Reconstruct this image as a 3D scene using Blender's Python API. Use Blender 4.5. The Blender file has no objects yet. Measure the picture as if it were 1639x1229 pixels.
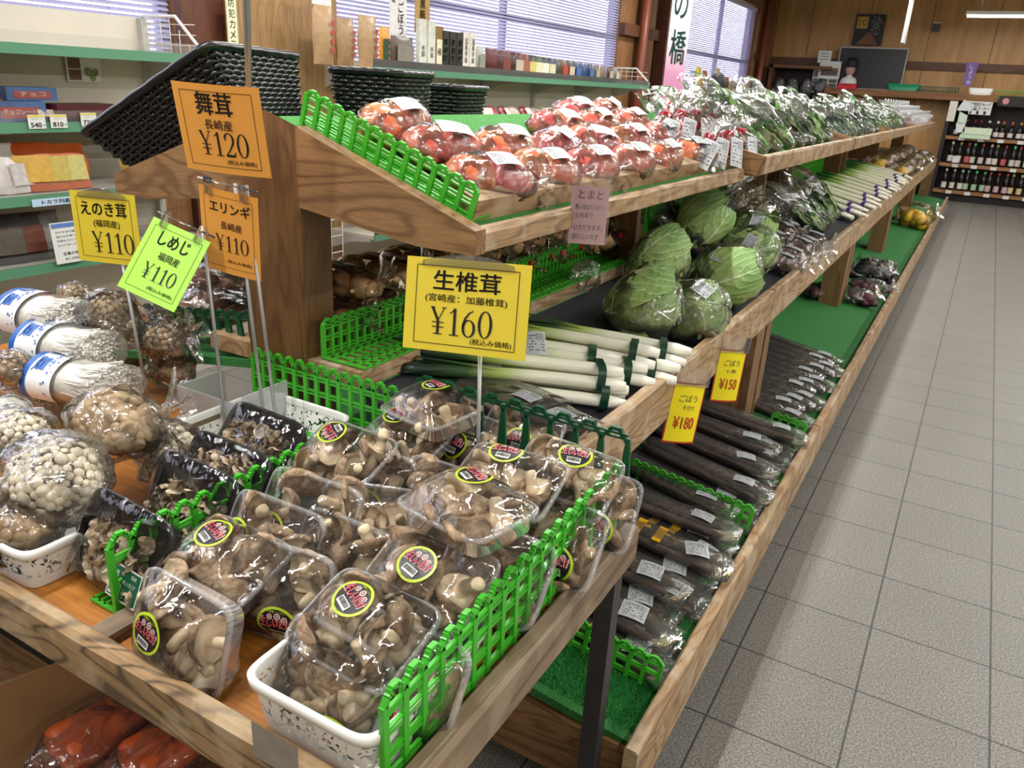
import bpy, math, random
from mathutils import Vector, Matrix, Euler, noise as mnoise

# ------------------------------------------------------------------ camera
SC = bpy.context.scene
COL = SC.collection
CAM_LOC = Vector((0.288, 0.0, 1.425))
CAM_ROT = Euler((math.radians(69.144), math.radians(-3.046), math.radians(30.111)), 'XYZ')
FPX = 1267.9                                   # focal length in pixels of the 1639 x 1229 frame
cam_data = bpy.data.cameras.new('camera')
cam_data.sensor_fit = 'HORIZONTAL'
cam_data.sensor_width = 36.0
cam_data.lens = 36.0 * FPX / 1639.0
cam_data.clip_start = 0.02
cam_data.clip_end = 200
cam_data.dof.use_dof = True
cam_data.dof.focus_distance = 1.55
cam_data.dof.aperture_fstop = 14.0
cam = bpy.data.objects.new('camera', cam_data)
cam.location = CAM_LOC
cam.rotation_euler = CAM_ROT
COL.objects.link(cam)
SC.camera = cam

# ------------------------------------------------------------------ exposure, world, big lights
SC.view_settings.view_transform = 'Standard'
SC.view_settings.look = 'None'
SC.view_settings.exposure = -0.1
SC.view_settings.gamma = 1.0
SC.view_settings.use_curve_mapping = False
try:
    SC.cycles.transparent_max_bounces = 40
    SC.cycles.max_bounces = 9
    SC.cycles.diffuse_bounces = 4
    SC.cycles.glossy_bounces = 4
    SC.cycles.transmission_bounces = 6
    SC.cycles.caustics_reflective = False
    SC.cycles.caustics_refractive = False
    SC.cycles.sample_clamp_indirect = 6.0
except Exception:
    pass
W = bpy.data.worlds.new('daylight')
SC.world = W
W.use_nodes = True
bg = W.node_tree.nodes['Background']
bg.inputs[0].default_value = (0.93, 0.93, 1.0, 1)
bg.inputs[1].default_value = 6.0

LAMPS = []
def tube_light(name, loc, length, along, power, width=0.05):
    L = bpy.data.lights.new(name, 'AREA')
    L.shape = 'RECTANGLE'
    L.size = length if along == 'X' else width
    L.size_y = width if along == 'X' else length
    L.energy = power
    L.color = (1.0, 0.985, 0.955)
    o = bpy.data.objects.new(name, L)
    o.location = loc
    COL.objects.link(o)
    return o

# ------------------------------------------------------------------ helpers
R = math.radians
_RM = CAM_ROT.to_matrix()
def ray(px, py):
    return _RM @ Vector(((px - 819.5) / FPX, -(py - 614.5) / FPX, -1.0))
def P(px, py, z=None, X=None, Y=None):
    """the point of the place seen at a pixel of the photograph, on the plane z=, X= or Y="""
    d = ray(px, py)
    if z is not None: t = (z - CAM_LOC.z) / d.z
    elif X is not None: t = (X - CAM_LOC.x) / d.x
    else: t = (Y - CAM_LOC.y) / d.y
    return CAM_LOC + d * t

def T(x, y=0, z=0):
    if isinstance(x, Vector): return Matrix.Translation(x)
    return Matrix.Translation((x, y, z))
def RX(a): return Matrix.Rotation(R(a), 4, 'X')
def RY(a): return Matrix.Rotation(R(a), 4, 'Y')
def RZ(a): return Matrix.Rotation(R(a), 4, 'Z')
def SCL(x, y, z): return Matrix.Diagonal((x, y, z, 1))

class MB:
    """collects shapes and links them as ONE mesh object"""
    def __init__(s):
        s.v = []; s.f = []; s.m = []; s.s = []; s.uv = {}
    def add(s, vs, fs, mi=0, M=None, sm=False, uvs=None):
        b = len(s.v)
        if M is not None: vs = [M @ Vector(p) for p in vs]
        s.v += [tuple(p) for p in vs]
        for k, f in enumerate(fs):
            if uvs is not None: s.uv[len(s.f)] = [uvs[i] for i in f]
            s.f.append(tuple(b + i for i in f)); s.m.append(mi); s.s.append(sm)
        return s
    def box(s, c, d, mi=0, M=None):
        x, y, z = d[0] / 2, d[1] / 2, d[2] / 2
        vs = [Vector(c) + Vector((i * x, j * y, k * z)) for i in (-1, 1) for j in (-1, 1) for k in (-1, 1)]
        fs = [(0, 1, 3, 2), (4, 6, 7, 5), (0, 4, 5, 1), (2, 3, 7, 6), (0, 2, 6, 4), (1, 5, 7, 3)]
        return s.add(vs, fs, mi, M)
    def bx(s, x0, x1, y0, y1, z0, z1, mi=0, M=None):
        return s.box(((x0 + x1) / 2, (y0 + y1) / 2, (z0 + z1) / 2), (x1 - x0, y1 - y0, z1 - z0), mi, M)
    def bar(s, a, b, w, t, mi=0, M=None, up=(0, 1, 0)):
        a, b = Vector(a), Vector(b)
        d = (b - a); L = d.length
        if L < 1e-7: return s
        d.normalize(); u = Vector(up); u = (u - d * u.dot(d)).normalized(); n = d.cross(u)
        Q = Matrix((( n.x, u.x, d.x, 0), (n.y, u.y, d.y, 0), (n.z, u.z, d.z, 0), (0, 0, 0, 1)))
        Q = Matrix.Translation((a + b) / 2) @ Q
        return s.box((0, 0, 0), (w, t, L), mi, Q if M is None else M @ Q)
    def tube(s, pts, r, n=8, mi=0, M=None, cap=True, sm=True):
        pts = [Vector(p) for p in pts]
        rr = r if isinstance(r, (list, tuple)) else [r] * len(pts)
        vs = []; fs = []
        ref = None
        for i, p in enumerate(pts):
            d = (pts[min(i + 1, len(pts) - 1)] - pts[max(i - 1, 0)]).normalized()
            if ref is None:
                ref = d.orthogonal().normalized()
            ref = (ref - d * ref.dot(d))
            ref = ref.normalized() if ref.length > 1e-6 else d.orthogonal().normalized()
            q = d.cross(ref)
            for k in range(n):
                a = 2 * math.pi * k / n
                vs.append(p + (ref * math.cos(a) + q * math.sin(a)) * rr[i])
        for i in range(len(pts) - 1):
            for k in range(n):
                fs.append((i * n + k, i * n + (k + 1) % n, (i + 1) * n + (k + 1) % n, (i + 1) * n + k))
        if cap:
            fs.append(tuple(range(n - 1, -1, -1))); fs.append(tuple((len(pts) - 1) * n + k for k in range(n)))
        return s.add(vs, fs, mi, M, sm)
    def lathe(s, prof, n=16, mi=0, M=None, sm=True, warp=None):
        vs = []; fs = []
        for (r, z) in prof:
            for k in range(n):
                a = 2 * math.pi * k / n
                p = Vector((r * math.cos(a), r * math.sin(a), z))
                vs.append(warp(p) if warp else p)
        for i in range(len(prof) - 1):
            for k in range(n):
                fs.append((i * n + k, i * n + (k + 1) % n, (i + 1) * n + (k + 1) % n, (i + 1) * n + k))
        return s.add(vs, fs, mi, M, sm)
    def grid(s, fn, nu, nv, mi=0, M=None, sm=True):
        vs = []; uv = []
        for i in range(nu + 1):
            for j in range(nv + 1):
                vs.append(fn(i / nu, j / nv)); uv.append((i / nu, j / nv))
        fs = [(i * (nv + 1) + j, (i + 1) * (nv + 1) + j, (i + 1) * (nv + 1) + j + 1, i * (nv + 1) + j + 1)
              for i in range(nu) for j in range(nv)]
        return s.add(vs, fs, mi, M, sm, uv)
    def ball(s, c, r, nu=12, nv=8, mi=0, M=None, warp=None):
        vs = []; fs = []
        rx, ry, rz = r if isinstance(r, (tuple, list)) else (r, r, r)
        for j in range(nv + 1):
            t = math.pi * j / nv
            for i in range(nu):
                a = 2 * math.pi * i / nu
                p = Vector((math.sin(t) * math.cos(a), math.sin(t) * math.sin(a), math.cos(t)))
                if warp: p = warp(p)
                vs.append(Vector(c) + Vector((p.x * rx, p.y * ry, p.z * rz)))
        for j in range(nv):
            for i in range(nu):
                fs.append((j * nu + i, (j + 1) * nu + i, (j + 1) * nu + (i + 1) % nu, j * nu + (i + 1) % nu))
        return s.add(vs, fs, mi, M, True)
    def prism(s, poly, t, mi=0, M=None):
        """2-D outline in xz, thickness t along y"""
        n = len(poly)
        vs = [(x, -t / 2, z) for x, z in poly] + [(x, t / 2, z) for x, z in poly]
        fs = [tuple(range(n)), tuple(range(2 * n - 1, n - 1, -1))]
        fs += [(i, n + i, n + (i + 1) % n, (i + 1) % n) for i in range(n)]
        return s.add(vs, fs, mi, M)
    def quad(s, w, h, mi=0, M=None):
        """card in its local xy plane with 0..1 uv"""
        return s.add([(-w / 2, -h / 2, 0), (w / 2, -h / 2, 0), (w / 2, h / 2, 0), (-w / 2, h / 2, 0)], [(0, 1, 2, 3)],
                     mi, M, False, [(0, 0), (1, 0), (1, 1), (0, 1)])
    def card(s, w, h, mi=0, M=None, bend=0.0, t=0.0004, n=6):
        """sheet of paper with a bend, both faces"""
        f = lambda u, v: ((u - .5) * w, (v - .5) * h, -bend * ((u - .5) * 2) ** 2)
        s.grid(f, n, n, mi, M)
        g = lambda u, v: ((.5 - u) * w, (v - .5) * h, -bend * ((u - .5) * 2) ** 2 - t)
        return s.grid(g, n, n, mi, M)
    def mesh(s, name, mats):
        me = bpy.data.meshes.new(name)
        me.from_pydata(s.v, [], s.f)
        for m in (mats if isinstance(mats, (list, tuple)) else [mats]): me.materials.append(m)
        me.polygons.foreach_set('material_index', s.m)
        me.polygons.foreach_set('use_smooth', s.s)
        if s.uv:
            ul = me.uv_layers.new(name='UVMap')
            for k, p in enumerate(me.polygons):
                if k in s.uv:
                    for li, c in zip(p.loop_indices, s.uv[k]): ul.data[li].uv = c
        me.update()
        return me
    def build(s, name, mats, parent=None, M=None):
        return put(s.mesh(name, mats), name, parent, M)

def put(me, name, parent=None, M=None):
    o = bpy.data.objects.new(name, me)
    COL.objects.link(o)
    if parent is not None: o.parent = parent
    if M is not None: o.matrix_local = M
    return o
def tag(o, label, cat, group=None, kind=None):
    o['label'] = label; o['category'] = cat
    if group: o['group'] = group
    if kind: o['kind'] = kind
    return o
def thing(name, label, cat, M=None, group=None):
    o = bpy.data.objects.new(name, None)
    o.empty_display_size = 0.02
    COL.objects.link(o)
    if M is not None: o.matrix_world = M
    return tag(o, label, cat, group)
def struct(o):
    o['kind'] = 'structure'
    return o
KIDS = {}
def kids(o):
    return list(o.children)
def dup(root, M, label, group=None, swap=None):
    """a copy of a thing with copies of its parts and sub-parts"""
    def rec(o, par):
        c = o.copy(); COL.objects.link(c)
        if par is not None: c.parent = par
        for k in kids(o): rec(k, c)
        return c
    c = rec(root, None)
    c.matrix_world = M
    c['label'] = label
    if group: c['group'] = group
    return c
ORD = ['first', 'second', 'third', 'fourth', 'fifth', 'sixth', 'seventh', 'eighth', 'ninth', 'tenth', 'eleventh', 'twelfth',
       'thirteenth', 'fourteenth', 'fifteenth', 'sixteenth', 'seventeenth', 'eighteenth', 'nineteenth', 'twentieth',
       'twenty-first', 'twenty-second', 'twenty-third', 'twenty-fourth', 'twenty-fifth', 'twenty-sixth', 'twenty-seventh', 'twenty-eighth', 'twenty-ninth', 'thirtieth']

# ------------------------------------------------------------------ materials
def srgb(r, g=None, b=None):
    if isinstance(r, str):
        r = r.lstrip('#'); r, g, b = (int(r[i:i + 2], 16) for i in (0, 2, 4))
    f = lambda c: (c / 255) / 12.92 if c / 255 <= 0.04045 else ((c / 255 + 0.055) / 1.055) ** 2.4
    return (f(r), f(g), f(b), 1.0)
class NT:
    def __init__(s, name):
        s.mat = bpy.data.materials.new(name); s.mat.use_nodes = True
        s.t = s.mat.node_tree; s.n = s.t.nodes; s.l = s.t.links
        for n in list(s.n): s.n.remove(n)
        s.out = s.n.new('ShaderNodeOutputMaterial')
    def new(s, typ, **k):
        n = s.n.new('ShaderNode' + typ)
        for a, v in k.items():
            if a.startswith('i_'):
                n.inputs[a[2:].replace('_', ' ')].default_value = v
            else: setattr(n, a, v)
        return n
    def link(s, a, b): s.l.new(a, b)
    def bsdf(s, col=None, rough=.5, **k):
        b = s.new('BsdfPrincipled')
        if col is not None: b.inputs['Base Color'].default_value = col
        b.inputs['Roughness'].default_value = rough
        for a, v in k.items(): b.inputs[a.replace('_', ' ')].default_value = v
        s.link(b.outputs[0], s.out.inputs[0])
        return b
    def coords(s, scale=(1, 1, 1), kind='Object', rot=(0, 0, 0), loc=(0, 0, 0)):
        tc = s.new('TexCoord'); mp = s.new('Mapping')
        mp.inputs['Scale'].default_value = scale; mp.inputs['Rotation'].default_value = rot; mp.inputs['Location'].default_value = loc
        s.link(tc.outputs[kind], mp.inputs[0])
        return mp.outputs[0]
    def noise(s, vec, scale=5, detail=3, rough=.5, dist=0):
        n = s.new('TexNoise'); n.inputs['Scale'].default_value = scale; n.inputs['Detail'].default_value = detail
        n.inputs['Roughness'].default_value = rough; n.inputs['Distortion'].default_value = dist
        if vec is not None: s.link(vec, n.inputs['Vector'])
        return n.outputs['Fac']
    def ramp(s, fac, stops):
        r = s.new('ValToRGB'); e = r.color_ramp.elements
        while len(e) > len(stops): e.remove(e[-1])
        while len(e) < len(stops): e.new(1)
        for k, (p, c) in enumerate(stops): e[k].position = p; e[k].color = c
        s.link(fac, r.inputs[0])
        return r.outputs[0]
    def mix(s, fac, a, b, mode='MIX'):
        m = s.new('Mix', data_type='RGBA', blend_type=mode)
        for sock, val in ((m.inputs[0], fac), (m.inputs[6], a), (m.inputs[7], b)):
            if hasattr(val, 'links'): s.link(val, sock)
            else: sock.default_value = val
        return m.outputs[2]
    def math(s, op, a, b=0.0, clamp=False):
        m = s.new('Math', operation=op, use_clamp=clamp)
        for sock, val in ((m.inputs[0], a), (m.inputs[1], b)):
            if hasattr(val, 'links'): s.link(val, sock)
            else: sock.default_value = val
        return m.outputs[0]
    def bump(s, h, strength=.3, dist=.01, to=None):
        b = s.new('Bump'); b.inputs['Strength'].default_value = strength; b.inputs['Distance'].default_value = dist
        s.link(h, b.inputs['Height'])
        if to is not None: s.link(b.outputs[0], to.inputs['Normal'])
        return b.outputs[0]
MATS = {}
def plain(name, col, rough=.5, var=0.0, vs=8, bump=0, **k):
    if name in MATS: return MATS[name]
    n = NT(name); c = srgb(col) if isinstance(col, str) else col
    b = n.bsdf(c, rough, **k)
    v = n.coords()
    f = n.noise(v, vs, 4)
    if var:
        lo = tuple(x * (1 - var) for x in c[:3]) + (1,); hi = tuple(min(1, x * (1 + var)) for x in c[:3]) + (1,)
        n.link(n.ramp(f, [(.3, lo), (.7, hi)]), b.inputs['Base Color'])
    if bump: n.bump(f, bump, .004, b)
    MATS[name] = n.mat
    return n.mat
def wood(name, light, dark, axis='Y', scale=1.0, rough=.55, knots=True, worn=None):
    if name in MATS: return MATS[name]
    n = NT(name); b = n.bsdf(None, rough)
    st = {'X': (1.2, 16, 16), 'Y': (16, 1.2, 16), 'Z': (16, 16, 1.2)}[axis]
    v = n.coords(tuple(a * scale for a in st))
    g = n.noise(v, 1.6, 5, .6, .6)
    st2 = {'X': (.5, 3, 3), 'Y': (3, .5, 3), 'Z': (3, 3, .5)}[axis]
    v2 = n.coords(tuple(a * scale for a in st2), loc=(.3, 1.7, .9))
    big = n.noise(v2, 2.2, 2, .5, 1.2)
    ring = n.math('SINE', n.math('MULTIPLY', big, 70.0))
    ring = n.math('MULTIPLY', n.math('ADD', ring, 1.0), .5)
    ring = n.math('POWER', ring, 3.0)
    li, da = srgb(light), srgb(dark)
    base = n.ramp(g, [(.25, tuple(x * .72 for x in li[:3]) + (1,)), (.75, li)])
    col = n.mix(n.math('MULTIPLY', ring, .78), base, da)
    fine = n.noise(n.coords(tuple(a * scale * 5 for a in st)), 3, 2)
    col = n.mix(.35, col, n.ramp(fine, [(.35, (.35, .3, .26, 1)), (.6, (1, 1, 1, 1))]), 'MULTIPLY')
    if worn:
        wf = n.ramp(n.noise(n.coords((4, 4, 4)), 3, 4), [(.5, (0, 0, 0, 1)), (.62, (1, 1, 1, 1))])
        col = n.mix(n.math('MULTIPLY', wf, .45), col, srgb(worn))
    n.link(col, b.inputs['Base Color'])
    n.bump(ring, .12, .002, b)
    MATS[name] = n.mat
    return n.mat
def film(name, haze=.06, tint=(1, 1, 1), gloss=1.0, rough=.07, wr=60, strength=.5, aniso=(1, 1, 1), crease=.0):
    """thin clear plastic: clear straight on, shiny on its creases"""
    if name in MATS: return MATS[name]
    n = NT(name)
    v = n.coords(aniso)
    a = n.noise(v, wr, 3, .55, .8)
    w = n.new('TexVoronoi', feature='DISTANCE_TO_EDGE'); w.inputs['Scale'].default_value = wr * .38
    dv = n.new('VectorMath', operation='ADD')
    nz = n.new('TexNoise'); nz.inputs['Scale'].default_value = wr * .2; n.link(v, nz.inputs['Vector'])
    sc = n.new('VectorMath', operation='SCALE'); sc.inputs['Scale'].default_value = .05
    n.link(nz.outputs['Color'], sc.inputs[0]); n.link(v, dv.inputs[0]); n.link(sc.outputs[0], dv.inputs[1])
    n.link(dv.outputs[0], w.inputs['Vector'])
    cr = n.math('POWER', n.math('SUBTRACT', 1.0, n.math('MULTIPLY', w.outputs['Distance'], 16.0), True), 2.0)
    h = n.math('ADD', n.math('ADD', n.math('MULTIPLY', w.outputs['Distance'], 1.4), n.math('MULTIPLY', a, .6)), n.math('MULTIPLY', cr, .12))
    nb = n.new('Bump'); nb.inputs['Strength'].default_value = strength; nb.inputs['Distance'].default_value = .012
    n.link(h, nb.inputs['Height'])
    tr = n.new('BsdfTransparent'); tr.inputs[0].default_value = tuple(tint) + (1,)
    gl = n.new('BsdfGlossy'); gl.inputs['Roughness'].default_value = rough; gl.inputs['Color'].default_value = (1, 1, 1, 1)
    n.link(nb.outputs[0], gl.inputs['Normal'])
    fr = n.new('Fresnel'); fr.inputs['IOR'].default_value = 1.5; n.link(nb.outputs[0], fr.inputs['Normal'])
    fac = n.math('MULTIPLY', fr.outputs[0], 1.35 * gloss, True)
    if crease: fac = n.math('ADD', fac, n.math('MULTIPLY', n.math('MULTIPLY', cr, n.math('GREATER_THAN', a, .47)), crease), True)
    m1 = n.new('MixShader'); n.link(fac, m1.inputs[0]); n.link(tr.outputs[0], m1.inputs[1]); n.link(gl.outputs[0], m1.inputs[2])
    df = n.new('BsdfDiffuse'); df.inputs['Color'].default_value = (.9, .9, .92, 1); n.link(nb.outputs[0], df.inputs['Normal'])
    m2 = n.new('MixShader'); m2.inputs[0].default_value = haze
    n.link(m1.outputs[0], m2.inputs[1]); n.link(df.outputs[0], m2.inputs[2])
    n.link(m2.outputs[0], n.out.inputs[0])
    MATS[name] = n.mat
    return n.mat
def label_mat(name, paper='#bfc4c8', ink='#33353a', rows=9, cols=16, dens=.52, band=None):
    """small price sticker: rows of tiny illegible print and a bar code"""
    if name in MATS: return MATS[name]
    n = NT(name); b = n.bsdf(None, .4)
    tc = n.new('TexCoord'); sx = n.new('SeparateXYZ'); n.link(tc.outputs['UV'], sx.inputs[0])
    u, v = sx.outputs[0], sx.outputs[1]
    row = n.math('FRACT', n.math('MULTIPLY', v, rows))
    inrow = n.math('LESS_THAN', n.math('ABSOLUTE', n.math('SUBTRACT', row, .5)), .26)
    mp = n.new('Mapping'); mp.inputs['Scale'].default_value = (cols * 3, rows, 1); n.link(tc.outputs['UV'], mp.inputs[0])
    fl = n.new('VectorMath', operation='FLOOR'); n.link(mp.outputs[0], fl.inputs[0])
    wn = n.new('TexWhiteNoise', noise_dimensions='2D'); n.link(fl.outputs[0], wn.inputs['Vector'])
    txt = n.math('MULTIPLY', n.math('LESS_THAN', wn.outputs['Value'], dens), inrow)
    mp2 = n.new('Mapping'); mp2.inputs['Scale'].default_value = (90, 0, 1); n.link(tc.outputs['UV'], mp2.inputs[0])
    fl2 = n.new('VectorMath', operation='FLOOR'); n.link(mp2.outputs[0], fl2.inputs[0])
    wn2 = n.new('TexWhiteNoise', noise_dimensions='2D'); n.link(fl2.outputs[0], wn2.inputs['Vector'])
    bars = n.math('LESS_THAN', wn2.outputs['Value'], .5)
    inbar = n.math('MULTIPLY', n.math('GREATER_THAN', v, .62), n.math('GREATER_THAN', u, .5))
    ink_f = n.math('ADD', n.math('MULTIPLY', bars, inbar), n.math('MULTIPLY', txt, n.math('SUBTRACT', 1.0, inbar)))
    edge = n.math('MULTIPLY', n.math('LESS_THAN', n.math('ABSOLUTE', n.math('SUBTRACT', u, .5)), .45),
                  n.math('LESS_THAN', n.math('ABSOLUTE', n.math('SUBTRACT', v, .5)), .42))
    ink_f = n.math('MULTIPLY', n.math('MULTIPLY', ink_f, edge), .85)
    col = n.mix(ink_f, srgb(paper), srgb(ink))
    if band:
        col = n.mix(n.math('GREATER_THAN', v, .8), col, srgb(band))
    n.link(col, b.inputs['Base Color'])
    MATS[name] = n.mat
    return n.mat

# ------------------------------------------------------------------ lettering
_TX = {}
def text_geo(txt, bold=0.0):
    """flat outline letters, height about 1, centred; returned as (verts, faces, width)"""
    k = (txt, bold)
    if k in _TX: return _TX[k]
    cu = bpy.data.curves.new('lettering', 'FONT')
    cu.body = txt; cu.size = 1.0; cu.align_x = 'CENTER'; cu.align_y = 'CENTER'; cu.offset = bold; cu.resolution_u = 3
    o = bpy.data.objects.new('lettering', cu); COL.objects.link(o)
    dg = bpy.context.evaluated_depsgraph_get(); dg.update()
    me = bpy.data.meshes.new_from_object(o.evaluated_get(dg))
    vs = [tuple(v.co) for v in me.vertices]; fs = [tuple(p.vertices) for p in me.polygons]
    bpy.data.objects.remove(o); bpy.data.curves.remove(cu); bpy.data.meshes.remove(me)
    if vs:
        x0, x1 = min(v[0] for v in vs), max(v[0] for v in vs); y0, y1 = min(v[1] for v in vs), max(v[1] for v in vs)
        vs = [(x - (x0 + x1) / 2, y - (y0 + y1) / 2, 0) for x, y, z in vs]
        r = (vs, fs, x1 - x0, y1 - y0)
    else: r = ([], [], 1, 1)
    _TX[k] = r
    return r
def write(mb, txt, x, y, w=None, h=None, z=.0006, mi=0, M=None, bold=.0, bend=0.0, cw=1.0, rot=0):
    """letters centred at x, y of a card's local plane, fitted to width w and/or height h"""
    vs, fs, tw, th = text_geo(txt)
    sx = (w / tw) if w else (h / th); sy = (h / th) if h else sx
    if not w: sx = sy
    q = RZ(rot)
    out = []
    for a, b_, c in vs:
        p = q @ Vector((a * sx, b_ * sy, 0)); X, Y = x + p.x, y + p.y
        out.append((X, Y, z - bend * (X / (cw / 2)) ** 2))
    k = bold * .9 * sy * th
    for dx, dy in (((0, 0),) if not bold else ((k, k * .6), (-k, k * .6), (k, -k * .6), (-k, -k * .6))):
        mb.add([(a + dx, b + dy, c) for a, b, c in out], fs, mi, M)
def stroke(mb, pts, z=.0006, mi=0, M=None, bend=0.0, cw=1.0):
    """brush stroke through (x, y, width) points"""
    L = []; Rr = []
    for i, (x, y, w) in enumerate(pts):
        a = pts[max(0, i - 1)]; b = pts[min(len(pts) - 1, i + 1)]
        d = Vector((b[0] - a[0], b[1] - a[1])); d = d.normalized() if d.length > 1e-9 else Vector((1, 0)); nn = Vector((-d.y, d.x)) * w / 2
        L.append((x + nn.x, y + nn.y)); Rr.append((x - nn.x, y - nn.y))
    vs = []
    for (a, b) in zip(L, Rr):
        for q in (a, b): vs.append((q[0], q[1], z - bend * (q[0] / (cw / 2)) ** 2))
    mb.add(vs, [(2 * i + 1, 2 * i + 3, 2 * i + 2, 2 * i) for i in range(len(pts) - 1)], mi, M)
def serif(mb, s, x, y, h, **k):
    """thick-and-thin serif figures, height h, left edge x, centred on y"""
    t, n = .105, .035
    A = lambda cx, cy, rx, ry, a0, a1, m=14: [(cx + rx * math.cos(R(a0 + (a1 - a0) * i / m)), cy + ry * math.sin(R(a0 + (a1 - a0) * i / m)),
              n + (t - n) * abs(math.cos(R(a0 + (a1 - a0) * i / m))) ** 1.4) for i in range(m + 1)]
    G = {'0': (.56, [A(.28, .5, .22, .47, 0, 360, 28)]),
         '1': (.46, [[(.25, .98, t), (.25, .03, t)], [(.06, .8, n), (.16, .86, n * 1.4), (.25, .97, n)], [(.06, .02, n), (.44, .02, n)]]),
         '2': (.56, [A(.27, .71, .2, .26, 170, 0, 12) + [(.45, .58, t * .9), (.3, .34, n * 1.8), (.1, .1, n * 1.5), (.06, .04, n)], [(.05, .05, t * .9), (.3, .05, t), (.46, .06, t), (.51, .22, n)], [(.08, .74, t * .9), (.1, .69, t * .8)]]),
         '5': (.54, [[(.12, .95, t * .8), (.44, .95, t * .7)], [(.13, .95, n * 1.5), (.1, .52, n * 1.5)], A(.26, .32, .2, .29, 130, -160, 20)]),
         '6': (.56, [[(.44, .95, n), (.28, .86, n * 1.6), (.14, .66, t * .8), (.075, .42, t), (.07, .33, t)], A(.28, .31, .21, .3, 0, 360, 26)]),
         '8': (.56, [A(.28, .74, .17, .23, 0, 360, 24), A(.28, .27, .21, .27, 0, 360, 24)]),
         'Y': (.66, [[(.1, .97, t), (.33, .5, t)], [(.56, .97, n), (.33, .5, n)], [(.33, .5, t), (.33, .02, t)], [(.02, .97, n), (.2, .97, n)], [(.46, .97, n), (.64, .97, n)],
                     [(.16, .02, n), (.5, .02, n)], [(.1, .44, n), (.56, .44, n)], [(.1, .27, n), (.56, .27, n)]])}
    for c in s:
        adv, ss = G[c]
        for st in ss: stroke(mb, [(x + px * h, y + (py - .5) * h, w * h) for px, py, w in st], **k)
        x += (adv + .06) * h
    return x
# ------------------------------------------------------------------ shared materials
M_FLOORT = None
def floor_mat():
    n = NT('floor tiles'); b = n.bsdf(None, .42)
    tc = n.new('TexCoord'); sx = n.new('SeparateXYZ'); n.link(tc.outputs['Object'], sx.inputs[0])
    S = .305
    def line(o, off):
        f = n.math('FRACT', n.math('DIVIDE', n.math('SUBTRACT', o, off), S))
        return n.math('GREATER_THAN', n.math('ABSOLUTE', n.math('SUBTRACT', f, .5)), .4915)
    g = n.math('MAXIMUM', line(sx.outputs[0], 0.0), line(sx.outputs[1], 0.074))
    fl = n.new('VectorMath', operation='FLOOR'); mp = n.new('Mapping')
    mp.inputs['Scale'].default_value = (1 / S, 1 / S, 1); mp.inputs['Location'].default_value = (0, -.074 / S, 0)
    n.link(tc.outputs['Object'], mp.inputs[0]); n.link(mp.outputs[0], fl.inputs[0])
    wn = n.new('TexWhiteNoise', noise_dimensions='2D'); n.link(fl.outputs[0], wn.inputs['Vector'])
    sp = n.noise(tc.outputs['Object'], 190, 4, .8)
    base = n.ramp(sp, [(.34, srgb('#3f3d3a')), (.5, srgb('#716e68')), (.66, srgb('#a39f98'))])
    blot = n.noise(tc.outputs['Object'], 3.2, 4)
    base = n.mix(.4, base, n.ramp(blot, [(.3, (.78, .77, .75, 1)), (.7, (1, 1, 1, 1))]), 'MULTIPLY')
    base = n.mix(.16, base, n.ramp(wn.outputs['Value'], [(0, (.6, .6, .6, 1)), (1, (1, 1, 1, 1))]), 'MULTIPLY')
    col = n.mix(g, base, srgb('#35322f'))
    n.link(col, b.inputs['Base Color'])
    n.bump(n.math('SUBTRACT', sp, n.math('MULTIPLY', g, 2.0)), .25, .002, b)
    return n.mat
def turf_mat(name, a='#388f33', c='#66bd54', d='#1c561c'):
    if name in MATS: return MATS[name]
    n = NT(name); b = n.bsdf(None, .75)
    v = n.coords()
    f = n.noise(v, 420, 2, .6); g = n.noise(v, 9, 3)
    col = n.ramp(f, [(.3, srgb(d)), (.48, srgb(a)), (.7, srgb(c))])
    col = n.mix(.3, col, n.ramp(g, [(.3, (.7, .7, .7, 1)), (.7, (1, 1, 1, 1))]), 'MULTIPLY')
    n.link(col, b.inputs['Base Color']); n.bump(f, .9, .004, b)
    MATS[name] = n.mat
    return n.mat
WY = wood('stand wood lengthwise', '#b79872', '#80603f', 'Y', worn='#c4b59c')
WX = wood('stand wood crosswise', '#a07a50', '#6b4c2f', 'X')
WZ = wood('stand wood upright', '#93704a', '#664a2e', 'Z', 1.0)
WPOST = wood('end post wood', '#7d5a34', '#5f4123', 'Z', .8, .45)
WTAB = wood('table rail wood', '#ab8a60', '#3d2c1a', 'X', 1.6, worn='#c4b090')
WTABY = wood('table side rail wood', '#8f7a62', '#5a4a3a', 'Y', .7, worn='#a39078')
PLY = wood('orange plywood', '#c07a2a', '#a5651f', 'X', .6)
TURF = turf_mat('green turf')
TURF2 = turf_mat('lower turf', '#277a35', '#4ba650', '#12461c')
GRN = plain('bright green plastic', '#43b02c', .35, Specular_IOR_Level=.5)
DGRN = plain('dark green plastic', '#0c4a2c', .35)
BLK = plain('black rubber mat', '#2c2d33', .6, .15, 60)
METAL = plain('steel rod', '#b4b6b8', .35, Metallic=.5)
DMETAL = plain('dark painted steel', '#2d2c2e', .4, .2, 30)
WHITE = plain('white enamel', '#e4e2dc', .4)
CREAM = plain('cream steel shelf', '#cbc4b6', .45, .04, 4)
PAPER = plain('white paper', '#dddcd8', .6)
INK = plain('black ink', '#17140f', .6)
RED = plain('red ink', '#d2203a', .5)
CLEAR = film('clear acrylic', .05, (.95, .96, .96), .9, .05, 6, .05)
MILKY = film('milky clear acrylic', .28, (.93, .94, .94), .6, .15, 6, .05)

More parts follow.
